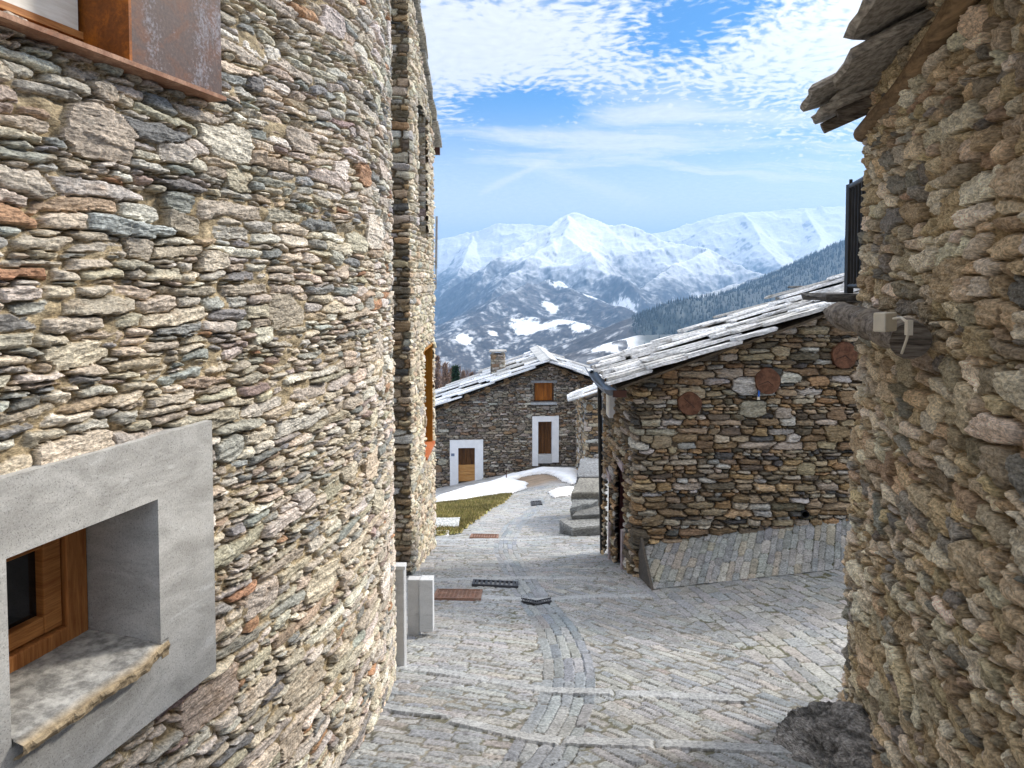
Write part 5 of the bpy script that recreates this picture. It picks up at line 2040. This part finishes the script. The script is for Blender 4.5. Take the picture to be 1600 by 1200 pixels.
def build_snow_grass():
    SN = [(676, 780), (722, 765), (760, 757), (795, 743), (835, 735), (870, 733), (905, 737), (905, 752), (893, 758), (878, 753), (868, 745), (845, 741), (815, 745),
          (806, 751), (826, 757), (822, 764), (800, 771), (750, 777), (676, 788)]
    def sc(U, V, s):
        d = np.clip(1 - s / 0.22 + 1.6 * fbm(U / 0.25, V / 0.25, 4, 3), 0, 1) * 0.6 + np.clip(fbm(U / 0.12, V / 0.12, 3, 9) * 4 - 0.9, 0, 1) * 0.35
        return 1 - d[..., None] * np.array([0.45, 0.52, 0.60])
    mb, poly, _ = patch(SN, 'snow', None, 0.16, 0.05, sc, 'stuff', 5)
    S2 = [(855, 770), (870, 764), (896, 761), (896, 775), (866, 778)]
    m2, _, _ = patch(S2, 'snow', None, 0.12, 0.05, sc, 'stuff', 15)
    for v, c, f, s in zip(m2.v, m2.c, m2.f, m2.sm):
        mb.v.append(v)
        mb.c.append(c)
        mb.f.append(f + mb.n)
        mb.sm.append(s)
        mb.n += len(v)
    mb.build('snow', M['snow'], kind='stuff')
    GR = [(640, 800), (676, 789), (750, 779), (803, 772), (792, 781), (762, 800), (737, 815), (720, 832), (640, 840)]

    def gc(U, V, s):
        n = fbm(U / 0.5, V / 0.5, 4, 31)[..., None]
        return np.array([0.27, 0.225, 0.085]) * (1 + 1.1 * n) + np.clip(n * 3, 0, 1) * np.array([-0.05, 0.0, -0.01])
    mg, poly, (U, V, s, Z) = patch(GR, 'grass', None, 0.05, 0.06, gc, 'stuff', 25, 0.3)
    rng = np.random.default_rng(41)
    k = np.argwhere(s > 0.02)
    N = 26000
    pk = k[rng.integers(len(k), size=N)]
    bx = U[pk[:, 0], pk[:, 1]] + (rng.random(N) - .5) * 0.06
    by = V[pk[:, 0], pk[:, 1]] + (rng.random(N) - .5) * 0.06
    bz = Z[pk[:, 0], pk[:, 1]] - 0.005
    an = rng.random(N) * 6.28
    hgt = 0.03 + 0.06 * rng.random(N)
    wd = 0.012
    ln = (rng.random((N, 2)) - 0.5) * 0.07
    v0 = np.stack([bx - wd * np.cos(an), by - wd * np.sin(an), bz], -1)
    v1 = np.stack([bx + wd * np.cos(an), by + wd * np.sin(an), bz], -1)
    v2 = np.stack([bx + ln[:, 0], by + ln[:, 1], bz + hgt], -1)
    vv = np.stack([v0, v1, v2], 1).reshape(-1, 3)
    gp = fbm(bx / 0.6, by / 0.6, 4, 77)[:, None]
    pc = (1 + 1.2 * gp) * np.array([[0.32, 0.27, 0.11], [0.23, 0.205, 0.07], [0.38, 0.31, 0.15], [0.17, 0.18, 0.06]])[rng.integers(4, size=N)] * (0.7 + 0.6 * rng.random((N, 1)))
    mg.add(vv, np.arange(N * 3).reshape(-1, 3), np.repeat(pc, 3, 0))
    mg.build('grass', M['grass'], kind='stuff')
    # marker stake in the snow
    b = GP(791, 752)
    m = MB()
    m.tube([(b.x, b.y, b.z - 0.1), (b.x + 0.01, b.y, b.z + 0.42)], [0.022, 0.018], 8)
    m.tube([(b.x + 0.01, b.y, b.z + 0.42), (b.x + 0.01, b.y, b.z + 0.46)], [0.030, 0.026], 8)
    m.build('marker_stake', M['brown_metal'], None, 'thin dark stake standing at the snow edge before the far house', 'stake', loc=tuple(b))


build_snow_grass()


# =================================================================== mountains and valley
def build_mountains():
    na = 980
    a = np.linspace(-0.42, 0.80, na)
    y = np.concatenate([np.exp(np.linspace(math.log(44), math.log(1400), 130))[:-1], np.arange(1400, 4000, 9.0), np.arange(4000, 9700, 12.0), np.arange(9700, 15000, 250.0)])
    nr_ = len(y)
    A, Yv = np.meshgrid(a, y)
    X = A * Yv

    def pts(L):
        return [np.array(P(px, py, Y_)) for px, py, Y_ in L]
    R = []       # (points, side slope, noise weight)
    R.append((pts([(1700, 300, 9600), (1500, 308, 9500), (1420, 312, 9300), (1320, 321, 9200), (1260, 326, 9200), (1210, 328, 9300), (1160, 334, 9300), (1120, 340, 9400), (1075, 350, 9500), (1040, 358, 9500), (980, 372, 9500)]), 0.62))
    R.append((pts([(300, 400, 9600), (500, 392, 9600), (600, 388, 9500), (680, 377, 9500), (740, 363, 9500), (790, 353, 9400), (830, 350, 9300), (880, 356, 9000)]), 0.55))
    R.append((pts([(905, 334, 7300), (950, 347, 7200), (1000, 360, 7050), (1045, 379, 6850), (1095, 394, 6600), (1140, 413, 6300), (1190, 431, 6000), (1250, 456, 5600)]), 0.66))
    R.append((pts([(905, 334, 7300), (878, 345, 7200), (840, 363, 7000), (800, 392, 6600), (770, 420, 6300), (745, 455, 5900), (720, 500, 5400), (690, 545, 4900)]), 0.70))
    R.append((pts([(895, 340, 7200), (872, 368, 6600), (905, 392, 6100), (945, 414, 5700), (990, 440, 5300), (1020, 470, 4900)]), 0.62))
    R.append((pts([(872, 368, 6600), (845, 395, 6200), (815, 428, 5700), (780, 462, 5100), (745, 500, 4500)]), 0.6))
    R.append((pts([(1095, 394, 6600), (1060, 412, 6200), (1020, 440, 5600), (1000, 462, 5200)]), 0.6))
    R.append((pts([(870, 440, 4900), (830, 452, 4500), (790, 466, 4200), (750, 492, 3800), (700, 530, 3300)]), 0.42))
    R.append((pts([(870, 440, 4900), (910, 458, 4500), (960, 480, 4000), (1010, 500, 3600)]), 0.42))
    R.append((pts([(1160, 334, 9300), (1185, 380, 8300), (1225, 418, 7500)]), 0.6))
    R.append((pts([(1260, 326, 9200), (1278, 375, 8200), (1262, 415, 7400)]), 0.6))
    R.append((pts([(1420, 312, 9300), (1390, 370, 7800), (1330, 410, 6800)]), 0.6))
    R.append((pts([(740, 363, 9500), (725, 410, 8200), (700, 460, 7000)]), 0.6))
    R.append((pts([(600, 388, 9500), (610, 440, 8000), (640, 490, 6500)]), 0.6))
    R.append((pts([(1500, 350, 5200), (1300, 399, 4700), (1200, 433, 4400), (1110, 458, 4100), (1040, 478, 3800)]), 0.45))
    D = pts([(1600, 270, 2900), (1420, 343, 2700), (1340, 377, 2600), (1318, 388, 2560), (1260, 420, 2450), (1200, 447, 2350), (1130, 460, 2280), (1060, 472, 2220), (1015, 498, 2100), (985, 520, 2000), (950, 560, 1900)])
    R.append((D, 0.42))
    R.append((pts([(820, 492, 3300), (760, 512, 3000), (690, 540, 2700), (600, 570, 2500)]), 0.30))
    R.append((pts([(820, 492, 3300), (890, 500, 3100), (960, 518, 2900)]), 0.30))
    R.append((pts([(1080, 522, 1650), (1000, 524, 1600), (950, 545, 1500), (900, 575, 1400)]), 0.30))
    nz1 = fbm(X / 900, Yv / 900, 3, 3)
    wx = X + 260 * fbm(X / 800, Yv / 800, 3, 5) * np.clip(Yv / 5000, 0.1, 1)
    wy = Yv + 260 * fbm(X / 800 + 9, Yv / 800, 3, 6) * np.clip(Yv / 5000, 0.1, 1)
    H = -0.148 * Yv
    H = np.maximum(H, -560 + 60 * nz1)
    H = np.where(Yv < 400, -12 - 0.165 * (Yv - 40) - 10 * 0, H)
    H = np.minimum(H, -12 - 0.13 * (Yv - 40)) if False else H
    floor_ = -9.5 - 0.155 * np.clip(Yv - 42, 0, 3000) - 4 * sstep(Yv, 44, 60)
    H = np.maximum(floor_, -520 + 60 * nz1)
    grad = np.zeros_like(H)
    near = np.full(H.shape, 1e9)
    for (ps, k) in R:
        hb = np.full(H.shape, -1e9)
        for p, q in zip(ps[:-1], ps[1:]):
            d = q[:2] - p[:2]
            t = np.clip(((wx - p[0]) * d[0] + (wy - p[1]) * d[1]) / (d @ d), 0, 1)
            cxp, cyp = p[0] + t * d[0], p[1] + t * d[1]
            dist = np.hypot(wx - cxp, wy - cyp)
            zz = p[2] + t * (q[2] - p[2])
            hb = np.maximum(hb, zz - k * dist - 0.00001 * dist * dist)
        H = np.maximum(H, hb)
    far = sstep(Yv, 1200, 6000)
    gul = ridged(X / 520, Yv / 620, 5, 21) - 0.6
    fine = fbm(X / 90, Yv / 90, 4, 27)
    H = H + gul * (24 + 95 * far) * sstep(Yv, 1300, 4200) + fine * (3 + 22 * far) * sstep(Yv, 300, 1500)
    # colour: snow over forest, meadows cleared in the valley
    dHx = np.gradient(H, axis=1) / np.gradient(X, axis=1)
    dHy = np.gradient(H, axis=0) / np.gradient(Yv, axis=0)
    steep = np.hypot(dHx, dHy)
    alt = H
    n_a = fbm(X / 420, Yv / 520, 5, 33)
    n_b = fbm(X / 60, Yv / 80, 4, 35, 0.65)
    n_c = fbm(X / 22, Yv / 30, 3, 37, 0.7)
    n_d = fbm(X / 9, Yv / 13, 3, 39, 0.7)
    snow = sstep(alt + 420 * n_a + 230 * n_b + 160 * n_c - 150 * (steep - 0.55), -110, 300)
    rock = sstep(steep + 0.9 * n_b, 1.15, 1.5) * 0.7
    snow = snow * (1 - rock)
    # white meadows where the photograph has clearings
    med = np.zeros_like(H)
    for (px, py, Y_, rx, ry) in ((822, 505, 3150, 70, 120), (845, 516, 3080, 85, 60), (880, 497, 3120, 60, 70), (905, 505, 3000, 45, 70), (905, 437, 4950, 230, 180), (955, 437, 5000, 150, 120),
                                 (725, 525, 2850, 30, 60), (770, 512, 3000, 25, 40), (985, 530, 1580, 60, 80), (945, 540, 1530, 28, 60), (1020, 524, 1620, 60, 50), (860, 470, 4300, 50, 100),
                                 (1090, 470, 3900, 140, 80)):
        c = P(px, py, Y_)
        rr = np.hypot((X - c.x) / rx, (Yv - c.y) / ry)
        med = np.maximum(med, sstep(1.25 - rr + 1.1 * n_b + 0.8 * n_c + 0.7 * n_d, 0.12, 0.40))
    hedge = P(968, 535, 1560)
    clump = np.hypot((X - hedge.x) / 16, (Yv - hedge.y) / 60) < 1
    med = np.where(clump, 0, med)
    scat = sstep(n_b + 0.55 * n_c + 0.45 * n_d + 0.5 * n_a, 0.10, 0.42) * 0.6
    forest = np.array([0.085, 0.080, 0.080]) * np.clip(1 + 1.3 * n_c + 0.8 * n_b + 1.1 * n_d, 0.3, 2.2)[..., None]
    dmask = np.zeros_like(H)
    for p, q in zip(D[:-1], D[1:]):
        d = q[:2] - p[:2]
        t = np.clip(((X - p[0]) * d[0] + (Yv - p[1]) * d[1]) / (d @ d), 0, 1)
        dmask = np.maximum(dmask, 1 - np.hypot(X - p[0] - t * d[0], Yv - p[1] - t * d[1]) / 620)
    dm = sstep(dmask + 0.2 * n_b, 0.25, 0.45) * sstep(A + 0.03 * n_b, 0.165, 0.20)
    forest = forest * (1 - dm[..., None]) + dm[..., None] * np.array([0.045, 0.055, 0.05]) * np.clip(1 + 1.5 * n_c, 0.4, 2)[..., None]
    S_ = np.maximum(np.maximum(snow, med), scat * (1 - 0.8 * dm))
    S_ = np.where(med > S_, med, np.minimum(S_, 1 - 0.92 * dm))
    C = forest * (1 - S_[..., None]) + S_[..., None] * np.array([0.86, 0.88, 0.90])
    nearc = sstep(Yv, 500, 120)
    brown = np.array([0.16, 0.115, 0.085]) * np.clip(1 + 1.5 * fbm(X / 3, Yv / 3, 4, 51), 0.4, 2)[..., None]
    C = C * (1 - nearc[..., None]) + brown * nearc[..., None]
    H = H - 5.0 * (Yv < 46)
    mb = MB()
    mb.grid(X, Yv, H, C, None, True)
    mb.build('mountains', M['terrain'], kind='structure')

    # conifers of the near ridge, one mass of forest
    rng = np.random.default_rng(71)
    fm = MB()
    N = 14000
    ii = rng.integers(0, nr_ - 1, N * 30)
    jj = rng.integers(0, na - 1, N * 30)
    ok = (dm[ii, jj] > 0.4) & (Yv[ii, jj] > 1500) & (Yv[ii, jj] < 3300) & (med[ii, jj] < 0.4) & (A[ii, jj] > 0.1) & (A[ii, jj] < 0.72)
    ii, jj = ii[ok][:N], jj[ok][:N]
    # denser on the crest, so the skyline bristles
    cr = []
    for p, q in zip(D[:-3], D[1:-2]):
        m = int(np.linalg.norm(q[:2] - p[:2]) / 4.5)
        for t in rng.random(m):
            cr.append(p + (q - p) * t + np.array([rng.normal() * 7, rng.normal() * 16, 0]))
    px_ = np.concatenate([X[ii, jj], [c[0] for c in cr]])
    py_ = np.concatenate([Yv[ii, jj], [c[1] for c in cr]])
    # height of the ground there
    fi = np.interp(np.log(py_), np.log(y), np.arange(nr_))
    fj = np.interp(px_ / py_, a, np.arange(na))
    pz = H[np.clip(np.round(fi).astype(int), 0, nr_ - 1), np.clip(np.round(fj).astype(int), 0, na - 1)]
    n = len(px_)
    hh = 5 + 13 * rng.random(n) ** 1.5
    rr = hh * (0.17 + 0.08 * rng.random(n))
    V = []
    k = 6
    an = np.arange(k) * 2 * math.pi / k
    V0 = np.stack([px_, py_, pz + hh], -1)[:, None]
    V1 = np.stack([px_[:, None] + rr[:, None] * np.cos(an), py_[:, None] + rr[:, None] * np.sin(an), (pz - 2)[:, None].repeat(k, 1)], -1)
    VV = np.concatenate([V0, V1], 1).reshape(-1, 3)
    b = np.arange(n)[:, None] * (k + 1)
    Fs = np.concatenate([np.stack([b[:, 0], b[:, 0] + 1 + i, b[:, 0] + 1 + (i + 1) % k], -1) for i in range(k)])
    cc = np.repeat(np.array([0.050, 0.060, 0.055]) * (0.6 + 0.9 * rng.random((n, 1))), k + 1, 0)
    fm.add(VV, Fs, cc)
    fm.build('forest', M['twig'], kind='stuff')
    return lambda xq, yq: float(H[int(np.clip(np.interp(math.log(yq), np.log(y), np.arange(nr_)) + 0.5, 0, nr_ - 1)), int(np.clip(np.interp(xq / yq, a, np.arange(na)) + 0.5, 0, na - 1))])


terrain_z = build_mountains()


# =================================================================== trees behind the far house
def larch(px, ytop, Y_, wpx, seed, lab, green=False):
    rng = np.random.default_rng(seed)
    top = P(px, ytop, Y_)
    zb = terrain_z(top.x, Y_) - 0.3
    H = top.z - zb
    Rm = wpx / F * Y_ / 2
    t = thing('spruce_tree' if green else 'larch_tree', (top.x, Y_, zb), lab, 'tree', 'trees behind the far house')
    m = MB()
    m.tube([(top.x, Y_, zb), (top.x + 0.05, Y_, zb + H * 0.5), (top.x, Y_, zb + H * 0.97)], [H * 0.017, H * 0.010, 0.02], 8)
    m.build('trunk', M['bark'], t)
    c = MB()
    vs, cs = [], []
    nb = 150 if green else 120
    for i in range(nb):
        f = rng.random() ** 0.8
        z = zb + H * (0.12 + 0.86 * f)
        L = Rm * (1 - f) ** 0.8 * (0.6 + 0.5 * rng.random()) + 0.15
        an = rng.random() * 6.28
        d = np.array([math.cos(an), math.sin(an), -0.28 if green else 0.12])
        b0 = np.array([top.x, Y_, z])
        nt = 34 if green else 26
        for k in range(nt):
            s = (k + rng.random()) / nt
            p = b0 + d * L * s + np.array([0, 0, 0.1 * s])
            e = (rng.random(3) - 0.5) * np.array([1, 1, 0.9 if green else 1.2]) * (0.55 + 0.03 * H)
            sd_ = np.cross(e, rng.random(3) - 0.5)
            sd_ = sd_ / (np.linalg.norm(sd_) + 1e-6) * (0.09 if green else 0.05)
            vs += [p - sd_, p + sd_, p + e]
            base = np.array([0.035, 0.075, 0.04]) if green else np.array([[0.30, 0.20, 0.145], [0.24, 0.18, 0.15], [0.35, 0.235, 0.165]][rng.integers(3)])
            cs += [base * (0.6 + 0.8 * rng.random())] * 3
        if not green:
            sdv = np.cross(d, [0, 0, 1.0]) * 0.025
            vs += [b0 - sdv, b0 + sdv, b0 + d * L]
            cs += [np.array([0.10, 0.08, 0.065])] * 3
    n = len(vs) // 3
    c.add(np.array(vs), np.arange(n * 3).reshape(-1, 3), np.array(cs))
    c.build('crown', M['twig'], t)


larch(683, 556, 92, 34, 1, 'bare brown larch partly hidden by the tall house edge')
larch(696, 566, 84, 30, 2, 'bare brown larch between the tall house and the dark spruce')
larch(706, 574, 98, 24, 3, 'slim bare larch right against the left of the spruce')
larch(712, 571, 72, 15, 4, 'dark green spruce among bare brown trees', True)
larch(724, 579, 110, 26, 5, 'greyish bare larch just right of the spruce')
larch(737, 582, 116, 28, 6, 'bare reddish larch above the middle of the left roof slope')
larch(750, 590, 120, 26, 7, 'low bare larch nearest the far house chimney')
larch(668, 560, 88, 34, 8, 'bare larch behind the tall pale house')


def build_wood():
    rng = np.random.default_rng(91)
    N = 420
    vs, cs = [], []
    for i in range(N):
        Y_ = 130 + 260 * rng.random()
        px = 600 + 190 * rng.random()
        x = (px - CX) / F * Y_
        zb = terrain_z(x, Y_)
        h = 9 + 7 * rng.random()
        if (HY - (zb + h) / Y_ * F) < 560 + max(0, (px - 690)) * 0.30:
            h = max(3.0, (HY - (575 + max(0, px - 690) * 0.32)) / F * Y_ - zb)
            if h > 16:
                h = 12
        for k in range(70):
            f = rng.random()
            r = 2.2 * (1 - f * 0.7) * rng.random()
            an = rng.random() * 6.28
            p = np.array([x + r * math.cos(an), Y_ + r * math.sin(an), zb + h * (0.1 + 0.9 * f) * 0.9])
            e = np.array([(rng.random() - 0.5) * 0.9, (rng.random() - 0.5) * 0.9, 0.5 + 1.2 * rng.random()])
            sdv = np.array([0.07, 0.03, 0])
            vs += [p - sdv, p + sdv, p + e]
            cs += [np.array([[0.24, 0.185, 0.17], [0.30, 0.21, 0.17], [0.20, 0.17, 0.17]][rng.integers(3)]) * (0.7 + 0.6 * rng.random())] * 3
    m = MB()
    n = len(vs) // 3
    m.add(np.array(vs), np.arange(n * 3).reshape(-1, 3), np.array(cs))
    m.build('bare_woods', M['twig'], kind='stuff')


build_wood()

# =================================================================== air
def build_haze():
    m = bpy.data.materials.new('mountain_air')
    m.use_nodes = True
    t = NT(m.node_tree)
    t.n.clear()
    v = t.new('ShaderNodeVolumePrincipled')
    v.inputs['Color'].default_value = (0.30, 0.58, 1.0, 1)
    v.inputs['Density'].default_value = 1.2e-4
    v.inputs['Anisotropy'].default_value = 0.2
    o = t.new('ShaderNodeOutputMaterial')
    t.l.new(v.outputs[0], o.inputs['Volume'])
    b = MB()
    b.box((1500, 7000, 200), (24000, 18000, 2000))
    ob = b.build('haze', m, kind='stuff')
    return ob


build_haze()
